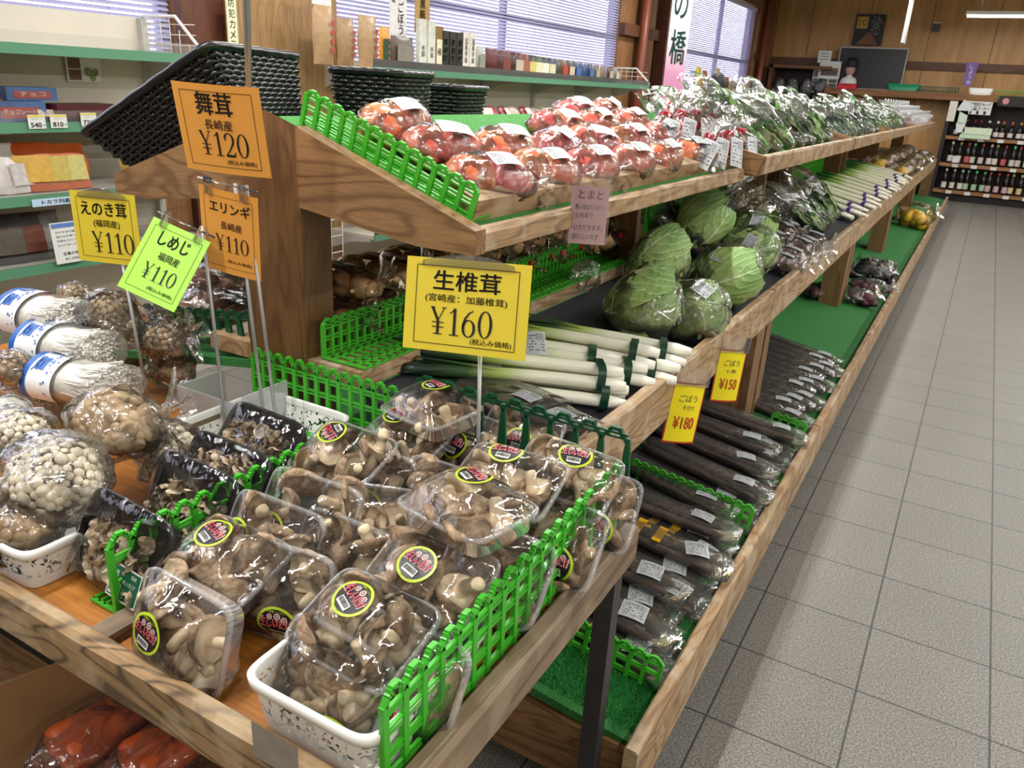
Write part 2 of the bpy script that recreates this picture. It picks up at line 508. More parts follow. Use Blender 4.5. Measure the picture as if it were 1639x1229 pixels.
# ------------------------------------------------------------------ the room
XL, YB, ZC = -3.5, 15.4, 3.0
fl = MB(); fl.add([(XL - .2, -4, 0), (6, -4, 0), (6, YB + .2, 0), (XL - .2, YB + .2, 0)], [(0, 1, 2, 3)])
struct(fl.build('floor', floor_mat()))
ce = MB(); ce.bx(XL - .2, 6, -4, YB + .2, ZC, ZC + .1)
struct(ce.build('ceiling', plain('ceiling paint', '#d8d2c6', .8)))
WALLW = wood('wall panel wood', '#b9945f', '#a17c4c', 'Z', .5, .5)
WALLD = wood('wall trim wood', '#6e4128', '#4d2c1a', 'X', .6, .5)
WALLP = wood('wall post wood', '#9b6d45', '#7c5232', 'Z', .6, .5)
WALLPD = wood('dark wall post wood', '#6b3c2a', '#4d2a1c', 'Z', .6, .5)
PIPE = plain('red brown pipe paint', '#8e4a36', .4)
def wallpanel():
    n = NT('back wall veneer'); b = n.bsdf(None, .45)
    v = n.coords((3, 3, .5)); g = n.noise(v, 2.4, 5, .6, .8)
    col = n.ramp(g, [(.25, srgb('#a2743f')), (.55, srgb('#bd8e55')), (.8, srgb('#cda36b'))])
    tc = n.new('TexCoord'); sx = n.new('SeparateXYZ'); n.link(tc.outputs['Object'], sx.inputs[0])
    f = n.math('FRACT', n.math('DIVIDE', n.math('ADD', sx.outputs[0], 20.46), .93))
    n.link(n.mix(n.math('LESS_THAN', f, .013), col, srgb('#5d3c1e')), b.inputs['Base Color'])
    return n.mat
wb = MB(); wb.bx(XL - .2, 6, YB, YB + .12, 0, ZC)
struct(wb.build('wall_back', wallpanel()))
tr = MB(); tr.bx(XL, 6, YB - .05, YB, 1.97, 2.09)
struct(tr.build('trim_1', WALLD))
wr = MB(); wr.bx(6, 6.1, -4, YB, 0, ZC)
PLAST = plain('warm wall plaster', '#c9b79c', .8)
struct(wr.build('wall_right', PLAST))
wf = MB(); wf.bx(XL - .2, 6, -4.1, -4, 0, ZC)
struct(wf.build('wall_front', PLAST))
# left wall: low wall, head and piers around two windows
SILL, HEAD = 1.36, 2.8
PIER = [(-4.0, -1.2), (3.02, 4.12), (8.82, 11.15), (14.45, YB)]
wl = MB(); wl.bx(XL - .15, XL, -4, YB, 0, SILL); wl.bx(XL - .15, XL, -4, YB, HEAD, ZC)
for a, c in PIER: wl.bx(XL - .15, XL, a, c, SILL, HEAD)
struct(wl.build('wall_left', WALLP))
for k, (a, c) in enumerate([(-1.2, 3.02), (4.12, 8.82), (11.15, 14.45)]):
    w = MB()
    fr = .05
    for y in (a, (a + c) / 2 - .03, c - fr): w.bx(XL - .11, XL - .06, y, y + fr, SILL, HEAD)
    for z in (SILL, 1.92, HEAD - fr): w.bx(XL - .11, XL - .06, a, c, z, z + fr)
    o = struct(w.build('window_%d' % (k + 1), plain('window frame aluminium', '#8d8da0', .4)))
    g = MB(); g.bx(XL - .09, XL - .086, a, c, SILL, HEAD)
    g.build('glass', film('window glass', .0, (.97, .97, 1), .6, .02, 2, .0), o)
    bl = thing('venetian_blind', ['white slatted blind over the window behind the empty cream shelf at far left',
               'white slatted blind over the long window above the packets and pouches',
               'white slatted blind over the far window beside the hanging banner'][k], 'blind', T(XL - .01, a + .03, HEAD - .06))
    s = MB(); n_s = int((HEAD - SILL) / .026)
    for q in range(n_s):
        z = -.02 - q * .026
        s.bar((0, 0.0, z), (0, c - a - .06, z), .025, .0012, 0, RX(0) if False else None, up=(.72, 0, .69))
    n = NT('blind slat') if k == 0 else None
    if n:
        d = n.new('BsdfDiffuse'); d.inputs[0].default_value = srgb('#c2bfd2')
        tl = n.new('BsdfTranslucent'); tl.inputs[0].default_value = srgb('#bfbbd6')
        mx = n.new('MixShader'); mx.inputs[0].default_value = .5
        n.link(d.outputs[0], mx.inputs[1]); n.link(tl.outputs[0], mx.inputs[2]); n.link(mx.outputs[0], n.out.inputs[0])
        M_SLAT = n.mat
    s.build('slats', M_SLAT, bl)
    for q in range(6):
        cd = MB(); y = (c - a - .06) * (q + .5) / 6
        cd.tube([(.014, y, 0), (.014, y, -(HEAD - SILL) + .08)], .0016, 5)
        cd.build('ladder_cord', plain('blind cord', '#b9b6cc', .7), bl)
    hd = MB(); hd.bx(-.005, .025, -.02, c - a - .04, -.012, .03); hd.build('head_rail', WHITE, bl)
# wooden wall posts and the red pipe, as photographed between the windows
def wallpost(k, y0, y1, depth, m):
    q = MB(); q.bx(XL, XL + depth, y0, y1, 0, ZC)
    o = struct(q.build('trim_%d' % k, m)); return o
wallpost(2, 3.02, 3.3, .05, WALLPD)
wallpost(3, 3.3, 4.12, .12, wood('light wall post wood', '#b08a5e', '#94703f', 'Z', .5, .5))
wallpost(4, 9.35, 9.75, .06, WALLP)
wallpost(5, 9.9, 10.5, .16, WALLPD)
wallpost(6, 14.5, 14.62, .06, WALLP)
wallpost(7, 15.2, 15.4, .14, WALLP)
q = MB(); q.bx(XL, XL + .07, 8.82, 9.9, 1.98, 2.1); q.bx(XL, XL + .07, 14.45, 15.4, 1.98, 2.1)
struct(q.build('trim_8', WALLD))
for nm, y, lb in (('first', 9.3, 'red brown wall pipe right of the long window'), ('second', 14.85, 'red brown wall pipe right of the far window')):
    q = MB(); q.tube([(XL + .1, y, 0), (XL + .1, y, ZC)], .055, 12)
    tag(q.build('wall_pipe', PIPE), lb, 'pipe')

# ------------------------------------------------------------------ lamps
def lamp(label, c, length, along, power, hang=0.0, lit=True):
    t = thing('ceiling_lamp', label, 'lamp', T(*c), 'tube lamps under the ceiling')
    h = length / 2
    m = MB()
    d = (lambda a, b, z: (a, b, z)) if along == 'X' else (lambda a, b, z: (b, a, z))
    def bxa(a0, a1, b0, b1, z0, z1, mm):
        if along == 'X': mm.bx(a0, a1, b0, b1, z0, z1)
        else: mm.bx(b0, b1, a0, a1, z0, z1)
    bxa(-h, h, -.04, .04, .03, .075, m)
    m.build('body', WHITE, t)
    u = MB(); u.tube([d(-h + .02, 0, .012), d(h - .02, 0, .012)], .014, 10)
    u.build('tube', MATS['lamp tube'], t)
    r = MB()
    for s in (-.7, .7): r.tube([d(s * h, 0, .075), d(s * h, 0, ZC - c[2])], .006, 6)
    r.build('hanger', METAL, t)
    L = tube_light('tube_glow', (0, 0, -.005), length - .04, along, power)
    L.parent = t
    return t
n = NT('lamp tube'); e = n.new('Emission'); e.inputs[0].default_value = (1, .98, .95, 1); e.inputs[1].default_value = 12
n.link(e.outputs[0], n.out.inputs[0]); MATS['lamp tube'] = n.mat
PW = 33
for i in range(8):
    lamp('%s tube lamp of the row above the vegetable stand' % ORD[i], (-1.05, -1.2 + i * 1.9, 2.75), 1.25, 'Y', PW)
for i in range(8):
    lamp('%s tube lamp of the row above the tiled aisle' % ORD[i], (1.35, -1.5 + i * 1.9, 2.78), 1.25, 'Y', PW * .6)
for i in range(8):  # unseen lamp row, added to light the middle tiers and the onions
    lamp('%s tube lamp of the unseen row added to brighten the middle tier' % ORD[i], (3.9, -1.5 + i * 1.9, 2.75), 1.25, 'Y', PW * 1.5)
lamp('tube lamp hanging before the back wall', (.18, 13.9, 2.63), 1.15, 'X', 14)
lamp('lamp end showing at the top of the picture above the poster', (-.62, 11.6, 2.74), 1.0, 'Y', 10)
for i in range(4):
    lamp('%s tube lamp along the window wall' % ORD[i], (-2.55, .2 + i * 3.0, 2.78), 1.25, 'Y', PW * .8)

# ------------------------------------------------------------------ the wooden vegetable stand, one unit per bay
J = [1.2, 3.05, 5.3, 7.55, 9.8, 12.9]
RIDX, RIDZ = -.975, 1.335
def top_z(x): return RIDZ - .363 * abs(x - RIDX)
def mid_z(x): return .705 + (.795 - .705) * (-.31 - x) / .435
def low_z(x): return .205 + .1 * (-.06 - x) / .84
def part(mb, name, mats, root):
    return mb.build(name, mats, root, root.matrix_world.inverted())
def slab(x0, z0, x1, z1, y0, y1, t):
    m = MB()
    m.add([(x0, y0, z0), (x1, y0, z1), (x1, y1, z1), (x0, y1, z0), (x0, y0, z0 - t), (x1, y0, z1 - t), (x1, y1, z1 - t), (x0, y1, z0 - t)],
          [(0, 1, 2, 3), (7, 6, 5, 4), (0, 4, 5, 1), (1, 5, 6, 2), (2, 6, 7, 3), (3, 7, 4, 0)])
    return m
def board(x0, x1, y0, y1, z0, z1, bev=.004, seg=14, seed=0):
    """a plank along Y with slightly worn edges"""
    rnd = random.Random(seed)
    m = MB(); vs = []; n = seg
    for i in range(n + 1):
        y = y0 + (y1 - y0) * i / n
        j = lambda a: a * (.4 + rnd.random())
        vs += [(x0, y, z0), (x1 - j(bev * .4), y, z0), (x1, y, z0 + j(bev)), (x1, y, z1 - j(bev * 2)), (x1 - j(bev * 1.6), y, z1), (x0 + j(bev), y, z1), (x0, y, z1 - j(bev))]
    k = 7
    fs = [(i * k + a, i * k + (a + 1) % k, (i + 1) * k + (a + 1) % k, (i + 1) * k + a) for i in range(n) for a in range(k)]
    fs = [f[::-1] for f in fs]
    fs += [tuple(range(k)), tuple(n * k + a for a in range(k - 1, -1, -1))]
    return m.add(vs, fs)
STANDS = []
for i in range(5):
    y0, y1 = J[i], J[i + 1]
    lab = ['wooden stepped stand bay with tomatoes on top and leeks below', 'second wooden stand bay, bagged greens on top and mushrooms below',
           'third wooden stand bay, broccoli on top and spring onions below', 'fourth wooden stand bay carrying yellow citrus in its middle tier',
           'farthest wooden stand bay near the bottle shelf'][i]
    t = thing('produce_stand', lab, 'stand', T(RIDX, (y0 + y1) / 2, 0), 'wooden produce stand bays')
    STANDS.append(t)
    g = .005
    part(board(-.058, -.03, y0 - (.05 if i == 0 else -g), y1 - g, .10, .25, seed=i), 'lower_board', WY, t)
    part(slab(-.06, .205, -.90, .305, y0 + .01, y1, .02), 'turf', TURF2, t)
    part(board(-.314, -.285, y0 + g, y1 - g, .615, .745, seed=i + 9), 'middle_board', WY, t)
    part(slab(-.312, .705, -.746, .795, y0 + .005, y1, .02), 'tray_mat', BLK, t)
    st = MB(); st.bx(-1.2, -.745, y0 + .005, y1, .80, .838); part(st, 'step', WX if 0 else WY, t)
    # upright posts
    pm = MB(); pm.bx(-.415, -.292, y1 - .15, y1 - .03, .22, .62); part(pm, 'post', WZ, t)
    pm = MB(); pm.bx(-.415, -.292, y0 + .002, y0 + .09, .22, .62); part(pm, 'post', WZ, t)
    lg = MB(); lg.bx(-1.06, -.89, y0, y0 + .09, 0, 1.15)
    if i == 0:
        lg = MB(); lg.add([(-1.06, 1.2, 0), (-.89, 1.2, 0), (-.89, 1.2, 1.322), (-.975, 1.2, 1.348), (-1.06, 1.2, 1.322),
                           (-1.06, 1.29, 0), (-.89, 1.29, 0), (-.89, 1.29, 1.29), (-.975, 1.29, 1.31), (-1.06, 1.29, 1.29)],
                          [(0, 1, 2, 3, 4), (9, 8, 7, 6, 5), (0, 5, 6, 1), (1, 6, 7, 2), (2, 7, 8, 3), (3, 8, 9, 4), (4, 9, 5, 0)])
    part(lg, 'post', WPOST, t)
    eb = MB(); eb.bx(-.90, -.06, y0, y0 + .03, .05, .195); eb.bx(-.90, -.06, y0 + .03, y0 + .07, .15, .19); part(eb, 'base_end_board', WX, t)
    # top tier
    part(slab(-.52, top_z(-.52), RIDX, RIDZ, y0 + .038, y1 - .002, .006), 'turf', TURF, t); part(slab(-.495, top_z(-.495) - .007, RIDX, RIDZ - .007, y0 + .038, y1 - .002, .014), 'slope_board', WY, t)
    part(slab(RIDX, RIDZ, -1.46, top_z(-1.46), y0 + .038, y1 - .002, .006), 'rear_turf', TURF, t); part(slab(RIDX, RIDZ - .007, -1.46, top_z(-1.46) - .007, y0 + .038, y1 - .002, .014), 'rear_slope_board', WY, t)
    if i == 0:
        gb = MB(); gb.prism([(-.895, 1.322), (-.468, 1.173), (-.468, 1.128), (-.60, 1.128), (-.895, 1.165)], .035, 0, T(0, 1.2175, 0)); part(gb, 'gable_board', WX, t)
        gb = MB(); gb.prism([(-1.055, 1.322), (-1.055, 1.165), (-1.36, 1.128), (-1.482, 1.128), (-1.482, 1.173)], .035, 0, T(0, 1.2175, 0)); part(gb, 'gable_board', WX, t)
        part(board(-.497, -.468, y0 + .036, y1 - .005, 1.13, 1.174, seed=5), 'front_board', WY, t)
        br = MB(); br.bx(-.02, .022, y0 + .075, y1 - .03, 0, .045)
        part(MB().add([tuple((T(-.545, 0, 1.180) @ RY(20)) @ Vector(v)) for v in br.v], br.f), 'stop_bar', WY, t)
    else:
        part(board(-.43, -.405, y0 + .03, y1 - .01, 1.155, 1.222, seed=5 + i), 'front_board', WY, t)
        gb = MB(); gb.prism([(-.95, 1.33), (-.95, 1.20), (-.43, 1.15), (-.406, 1.222)], .025, 0, T(0, y0 + .02, 0)); part(gb, 'gable_board', WX, t)
        part(slab(-.43, 1.158, -.50, 1.158, y0 + .03, y1, .012), 'tray_floor', WY, t)
        yp = y0 + (1.0 if i == 1 else .05); pn = MB(); pn.bx(-.875, -.745, yp, yp + .03, .84, 1.19) if i != 1 else pn.bx(-.75, -.612, yp, yp + .03, .80, 1.16); part(pn, 'upright_panel', WZ, t)
    pr_ = MB(); pr_.bx(-.88, -.73, y1 - .36, y1 - .33, .84, 1.22); part(pr_, 'upright_panel', WPOST, t)
    # rear half of the unit, mirrored
    part(board(-1.49, -1.462, y0 + .036, y1, 1.12, 1.174, seed=3), 'rear_board', WY, t)
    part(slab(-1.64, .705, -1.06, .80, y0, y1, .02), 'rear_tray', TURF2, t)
    part(board(-1.665, -1.64, y0, y1, .62, .745, seed=4), 'rear_board', WY, t)
    part(board(-1.92, -1.89, y0, y1, .10, .25, seed=6), 'rear_board', WY, t)
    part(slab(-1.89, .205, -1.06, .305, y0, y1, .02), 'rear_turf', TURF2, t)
    if i == 4:
        eb = MB(); eb.bx(-.9, -.292, y1 - .02, y1, .22, .74); part(eb, 'end_panel', WZ, t)

# ------------------------------------------------------------------ the mushroom table in front of the stand
TZ = .672
tb = thing('display_table', 'low wooden display table loaded with mushrooms at the end of the stand', 'table', T(-1.0, .84, 0))
m = MB(); m.bx(-1.95, -.125, .50, 1.185, .652, TZ); part(m, 'table_top', PLY, tb)
fr = MB(); b = board(0, .026, -1.95, -.098, .632, .705, seed=21)
fr.add([(v[1], .502 - v[0], v[2]) for v in b.v], [f[::-1] for f in b.f]); part(fr, 'front_rail', WTAB, tb)
part(board(-.125, -.096, .476, 1.19, .632, .702, seed=23), 'side_rail', WTABY, tb)
m = MB(); m.bx(-.638, -.60, .502, 1.17, TZ, .69); part(m, 'divider_rail', WTABY, tb)
for x, y in ((-.122, 1.14), (-.122, .53), (-1.9, 1.14), (-1.9, .53)):
    m = MB(); m.bx(x - .017, x + .017, y - .017, y + .017, 0, .633); part(m, 'leg', DMETAL, tb)
m = MB(); m.bx(-1.95, -.2, .7, .86, .10, .125); part(m, 'lower_shelf', WX, tb)

# ------------------------------------------------------------------ plastic lattice dividers
def fence_mb(L, H, pitch, rows=(.12, .47, .78), style='light', flange=0.0, th=.0075):
    m = MB(); n = max(2, round(L / pitch)); p = L / n
    for i in range(n + 1):
        x = i * p
        if style == 'light':
            m.box((x, 0, H * .44), (.0095, th, H * .88))
        else:
            q = [(-.004, 0), (.004, 0), (.008, H * .3), (.009, H * .5), (.006, H * .8), (.003, H * .93), (-.003, H * .93), (-.006, H * .8), (-.009, H * .5), (-.008, H * .3)]
            m.prism(q, th * .8, 0, T(x, 0, 0))
    for i in range(n):
        x = i * p
        for r in rows:
            for dz in (0, .0075):
                m.box((x + p / 2, 0, r * H + dz), (p, th * .7, .0036))
        top = [(0, .87), (.16, .94), (.28, .95), (.32, 1), (.68, 1), (.72, .95), (.84, .94), (1, .87)]
        for (a, za), (c, zc) in zip(top, top[1:]):
            m.bar((x + a * p, 0, za * H), (x + c * p, 0, zc * H), .0062, th)
    f = None
    if flange:
        f = MB()
        for i in range(n + 1): f.box((i * p, -flange / 2, .0025), (.007, flange, .004))
        for r in (.02, .2, .55, .75, .98):
            f.box((L / 2, -flange * r, .0025), (L, .0045, .004))
    return m, f
def fence(label, a, b, H, pitch=.034, style='light', flange=0.0, lean=0, rows=(.12, .47, .78), mat=None, group='plastic dividers'):
    a, b = Vector(a), Vector(b)
    d = b - a; L = d.length
    x = d.normalized(); y = Vector((0, 0, 1)).cross(x).normalized(); z = x.cross(y)
    Mx = Matrix(((x.x, y.x, z.x, a.x), (x.y, y.y, z.y, a.y), (x.z, y.z, z.z, a.z), (0, 0, 0, 1))) @ RX(lean)
    m, f = fence_mb(L, H, pitch, rows, style, flange)
    o = thing('plastic_divider', label, 'divider', Mx, group)
    mm = mat or (GRN if style == 'light' else DGRN)
    m.build('lattice', mm, o)
    if f: f.build('foot', mm, o)
    return o
fence('bright green lattice divider along the right rail of the mushroom table', (-.138, .53, TZ + .004), (-.138, 1.172, TZ + .02), .134, .036, rows=(.06, .30, .55, .76))
fence('bright green lattice divider behind the empty white basket', (-1.036, 1.184, TZ + .018), (-.625, 1.184, TZ + .018), .148, .031, flange=.05, rows=(.06, .3, .55, .78))
fence('dark green lattice divider at the back right of the mushroom table', (-.585, 1.19, TZ + .012), (-.135, 1.19, TZ + .012), .192, .05, 'dark', rows=(.06, .46, .92))
fence('bright green lattice divider between black trays and shiitake packs', (-.652, .56, TZ + .002), (-.652, .99, TZ + .002), .126, .036, flange=-.06, rows=(.06, .36, .68))
fence('bright green lattice divider sloping beside the first tomatoes', (-.935, 1.262, top_z(-.935) + .003), (-.525, 1.262, top_z(-.525) + .003), .072, .033, flange=-.07, lean=4)
fence('green lattice divider holding back the onions beside the end post', (-.862, 1.225, .8405), (-.862, 2.05, .8405), .085, .027, flange=.12)
fence('green lattice divider further along the onion shelf', (-.862, 2.07, .8405), (-.862, 2.95, .8405), .085, .027, flange=.12)
fence('green lattice divider at the back of the middle tier beyond the cabbages', (-.86, 3.12, .8405), (-.86, 5.2, .8405), .2, .03, flange=.1)
fence('green lattice divider at the back of the spring onion tier', (-.86, 5.36, .8405), (-.86, 7.4, .8405), .2, .03, flange=.1)
fence('green lattice divider across the lowest tier below the burdock tag', (-.46, 2.13, low_z(-.46) + .02), (-.075, 2.13, low_z(-.075) + .02), .085, .03)
fence('green lattice divider on the lowest tier nearest the black table leg', (-.42, 1.37, low_z(-.42) + .004), (-.075, 1.37, low_z(-.075) + .004), .085, .036)
fence('small green lattice divider on the lowest tier by the middle post', (-.20, 2.93, low_z(-.20) + .004), (-.075, 2.93, low_z(-.075) + .004), .085, .034)
fence('dark green lattice divider behind the shimeji bags', (-1.62, 1.23, .745), (-1.08, 1.23, .815), .085, .04, 'dark', rows=(.1, .8), flange=-.08)
# ------------------------------------------------------------------ builders of wrapped produce
def nz(p, s=1.0, o=0.0):
    return mnoise.noise(Vector(p) * s + Vector((o, o * 1.7, o * .3)))
def sup(a, n):
    c, s = math.cos(a), math.sin(a)
    return (math.copysign(abs(c) ** (2 / n), c), math.copysign(abs(s) ** (2 / n), s))
def rings_mesh(mb, rings, n=48, mi=0, cap_last=True, sm=True, M=None, ex=7, rib=0):
    """rings = (a, b, z[, fn]) rounded rectangles joined into a skin"""
    vs = []; fs = []
    for (a, b, z, *r) in rings:
        for k in range(n):
            x, y = sup(2 * math.pi * (k + .5) / n, ex)
            q = 1 + (r[0] * (1 if k % 2 else -1) if r else 0)
            vs.append((a * x * q, b * y * q, z))
    for i in range(len(rings) - 1):
        for k in range(n):
            fs.append((i * n + k, i * n + (k + 1) % n, (i + 1) * n + (k + 1) % n, (i + 1) * n + k))
    if cap_last: fs.append(tuple((len(rings) - 1) * n + k for k in range(n)))
    mb.add(vs, fs, mi, M, sm)
TRAYC = film('clear tray plastic', .17, (.97, .97, .99), 1.3, .06, 40, .06)
WRAP = film('stretch wrap', .006, (1, 1, 1), .75, .06, 22, .4, crease=.10)
BAGF = film('bag film', .02, (1, 1, 1), 1.0, .07, 34, .6, crease=.38)
BAGF2 = film('crinkled bag film', .025, (1, 1, 1), 1.0, .09, 40, .8, crease=.36)
CABF = film('loose cabbage bag film', .02, (1, 1, 1), 1.15, .08, 24, 1.0, crease=.6)
CITF = film('citrus bag film', .01, (1, 1, 1), .7, .08, 26, .5, crease=.2)
BAGL = film('large loose bag film', .02, (1, 1, 1), 1.1, .09, 24, .8, crease=.42)
LBL = label_mat('price sticker')
LBL2 = label_mat('large price sticker', rows=8, cols=14, dens=.5)
def cap_mat():
    n = NT('shiitake cap skin'); b = n.bsdf(None, .6)
    v = n.coords((60, 60, 60)); f = n.noise(v, 1.2, 5, .65, .6); g = n.noise(n.coords((18, 18, 18)), 1.3, 2)
    c = n.ramp(f, [(.30, srgb('#5c4a38')), (.44, srgb('#9c846a')), (.58, srgb('#c6b095')), (.74, srgb('#e6d9c4'))])
    n.link(n.mix(.5, c, n.ramp(g, [(.3, srgb('#9c7a58')), (.7, srgb('#f2e2cc'))]), 'MULTIPLY'), b.inputs['Base Color'])
    n.bump(f, .8, .004, b); return n.mat
def gill_mat():
    n = NT('shiitake gills'); b = n.bsdf(None, .7)
    f = n.noise(n.coords((30, 30, 30)), 2, 3)
    n.link(n.ramp(f, [(.3, srgb('#d2b994')), (.7, srgb('#f0e2c8'))]), b.inputs['Base Color']); n.bump(f, .3, .002, b); return n.mat
CAPM, GILLM = cap_mat(), gill_mat()
STEMM = plain('shiitake stem', '#dcc7a6', .7, .22, 70, .4)
def shiitake(seed):
    """cap mesh (with rim and gills) and stem mesh; hangs cap up along z, stem down"""
    rnd = random.Random(seed); Rr = rnd.uniform(.024, .031); el = rnd.uniform(.82, 1.1)
    dome = rnd.uniform(.009, .016); curl = rnd.uniform(.5, 1.0)
    prof = [(0, dome)] + [(Rr * t, dome * (1 - t ** 2.4)) for t in (.2, .4, .6, .75, .88, .96)]
    prof += [(Rr * 1.0, -.002), (Rr * .985, -.006 * curl), (Rr * .93, -.0095 * curl), (Rr * .86, -.0095 * curl)]
    und = [(Rr * .86, -.0095 * curl), (Rr * .8, -.006 * curl), (Rr * .6, -.002), (Rr * .3, .0), (.004, -.001)]
    wv = lambda p: Vector((p.x * el + .004 * nz(p, 40, seed), p.y / el + .004 * nz(p, 40, seed + 9), p.z + .007 * nz((p.x, p.y, 0), 34, seed + 4)))
    c = MB(); c.lathe(prof, 22, 0, None, True, wv); c.lathe(und, 22, 1, None, True, wv)
    L = rnd.uniform(.020, .030); bx_, by_ = rnd.uniform(-.014, .014), rnd.uniform(-.014, .014)
    s = MB(); r0 = rnd.uniform(.0055, .0078)
    pts = [(bx_ * t * t, by_ * t * t, .001 - L * t) for t in (0, .2, .4, .6, .8, .95, 1)]
    s.tube(pts, [r0 * 1.35, r0 * 1.02, r0 * .95, r0, r0 * 1.04, r0 * .9, r0 * .5], 10)
    s.v = [tuple(Vector(p) + Vector((1, 1, 0)) * .0015 * nz(p, 90, seed)) for p in s.v]
    return c.mesh('shiitake_cap', [CAPM, GILLM]), s.mesh('shiitake_stem', [STEMM])
SHI = [shiitake(k) for k in range(9)]
LIME = plain('lime label edge', '#b6cf2e', .35)
LBLK = plain('label black', '#221a1c', .35)
LPINK = plain('label mushroom print', '#d9b3b0', .4)
def dome(x, y, a=.072, b=.053, h=.026):
    u, v = min(1, abs(x) / a), min(1, abs(y) / b)
    return h * (1 - u ** 4) * (1 - v ** 4) + .0015
def shiitake_label(rot, cx, cy, h):
    m = MB()
    def disc(r0, r1, mi, e):
        vs = []; n = 36
        for r in (r0, r1):
            for k in range(n):
                a = 2 * math.pi * k / n
                vs.append((r * math.cos(a), r * .93 * math.sin(a), e))
        m.add(vs, [(k, (k + 1) % n, n + (k + 1) % n, n + k) for k in range(n)], mi)
    disc(0, .0225, 1, .0); disc(.0225, .026, 0, .0)
    for (x, y, r) in ((-.008, .0105, .0038), (.002, .012, .0042), (.011, .0095, .0036)):
        m.lathe([(r, .0003), (r * .6, .0003)], 14, 5, T(x, y, 0)); m.lathe([(r * .35, .0003), (0, .0003)], 10, 5, T(x, y, 0))
    write(m, '生しいたけ', .0, .0035, .041, .0135, .0008, 2, None, .03)
    write(m, '生しいたけ', .0, .0035, .0395, .0125, .0012, 3, None, .022)
    write(m, 'お徳用 しいたけ', 0, .0178, .024, .0035, .0006, 0, None, .01)
    m.quad(.021, .0095, 2, T(.0, -.0115, .0007))
    rnd = random.Random(3); x = -.009
    while x < .009:
        w = rnd.choice((.0004, .0007, .001)); m.quad(w, .006, 4, T(x, -.0108, .0011)); x += w + .0006
    write(m, '加工日', 0, -.0205, .012, .0025, .0006, 4)
    q = RZ(rot)
    out = []
    for p in m.v:
        w = q @ Vector(p); X, Y = w.x + cx, w.y + cy
        out.append((X, Y, dome(X, Y, h=h) + .0012 + p[2]))
    m.v = out
    return m
def shiitake_pack(seed, label, M, lrot=0, lpos=(0, 0), n=9, h=.036):
    rnd = random.Random(seed)
    t = thing('mushroom_pack', label, 'packed mushrooms', M, 'wrapped shiitake packs')
    m = MB()
    rings_mesh(m, [(.080, .061, -.003), (.080, .061, .001), (.077, .058, .0025), (.0735, .0545, .0015), (.070, .051, -.028, .006), (.066, .047, -.031), (.02, .015, -.031)], 56)
    m.build('tray', TRAYC, t)
    f = MB()
    rows = [(1, 1)] + [(k / 7, k / 7) for k in range(6, 0, -1)]
    rings_mesh(f, [(.0765, .0575, .003)] + [(.0735 * a, .0545 * a, 0) for a, _ in rows[1:]] , 56)
    f.v = [(x, y, z if i < 56 else dome(x, y, h=h) + .0016 * nz((x, y, 0), 55, seed)) for i, (x, y, z) in enumerate(f.v)]
    f.build('wrap', WRAP, t)
    cols = [-.046, -.008, .034] if n > 6 else [-.04, .036]
    k = 0
    for iy, y in enumerate((-.031, .003, .034)):
        for ix, x in enumerate(cols):
            if k >= n: break
            c, s = SHI[rnd.randrange(len(SHI))]
            tilt = rnd.choice((20, 65, 95, 130, 150, 165)); az = rnd.uniform(0, 360)
            px, py = x + rnd.uniform(-.007, .007) + (.008 if iy == 1 else 0), y + rnd.uniform(-.004, .004)
            z = -.006 + rnd.uniform(-.005, .005) - (.006 if tilt > 110 else 0)
            mm = T(px, py, z) @ RZ(az) @ RX(tilt) @ RZ(rnd.uniform(0, 360)) @ SCL(*(3 * [1.22]))
            o = put(c, 'mushroom', t, mm); put(s, 'stem', o)
            k += 1
    shiitake_label(lrot, lpos[0], lpos[1], h).build('sticker', [LIME, LBLK, PAPER, RED, INK, LPINK], t)
    return t
def pose(p, yaw=0, pitch=0, roll=0):
    return T(Vector(p)) @ RZ(yaw) @ RX(pitch) @ RY(roll)
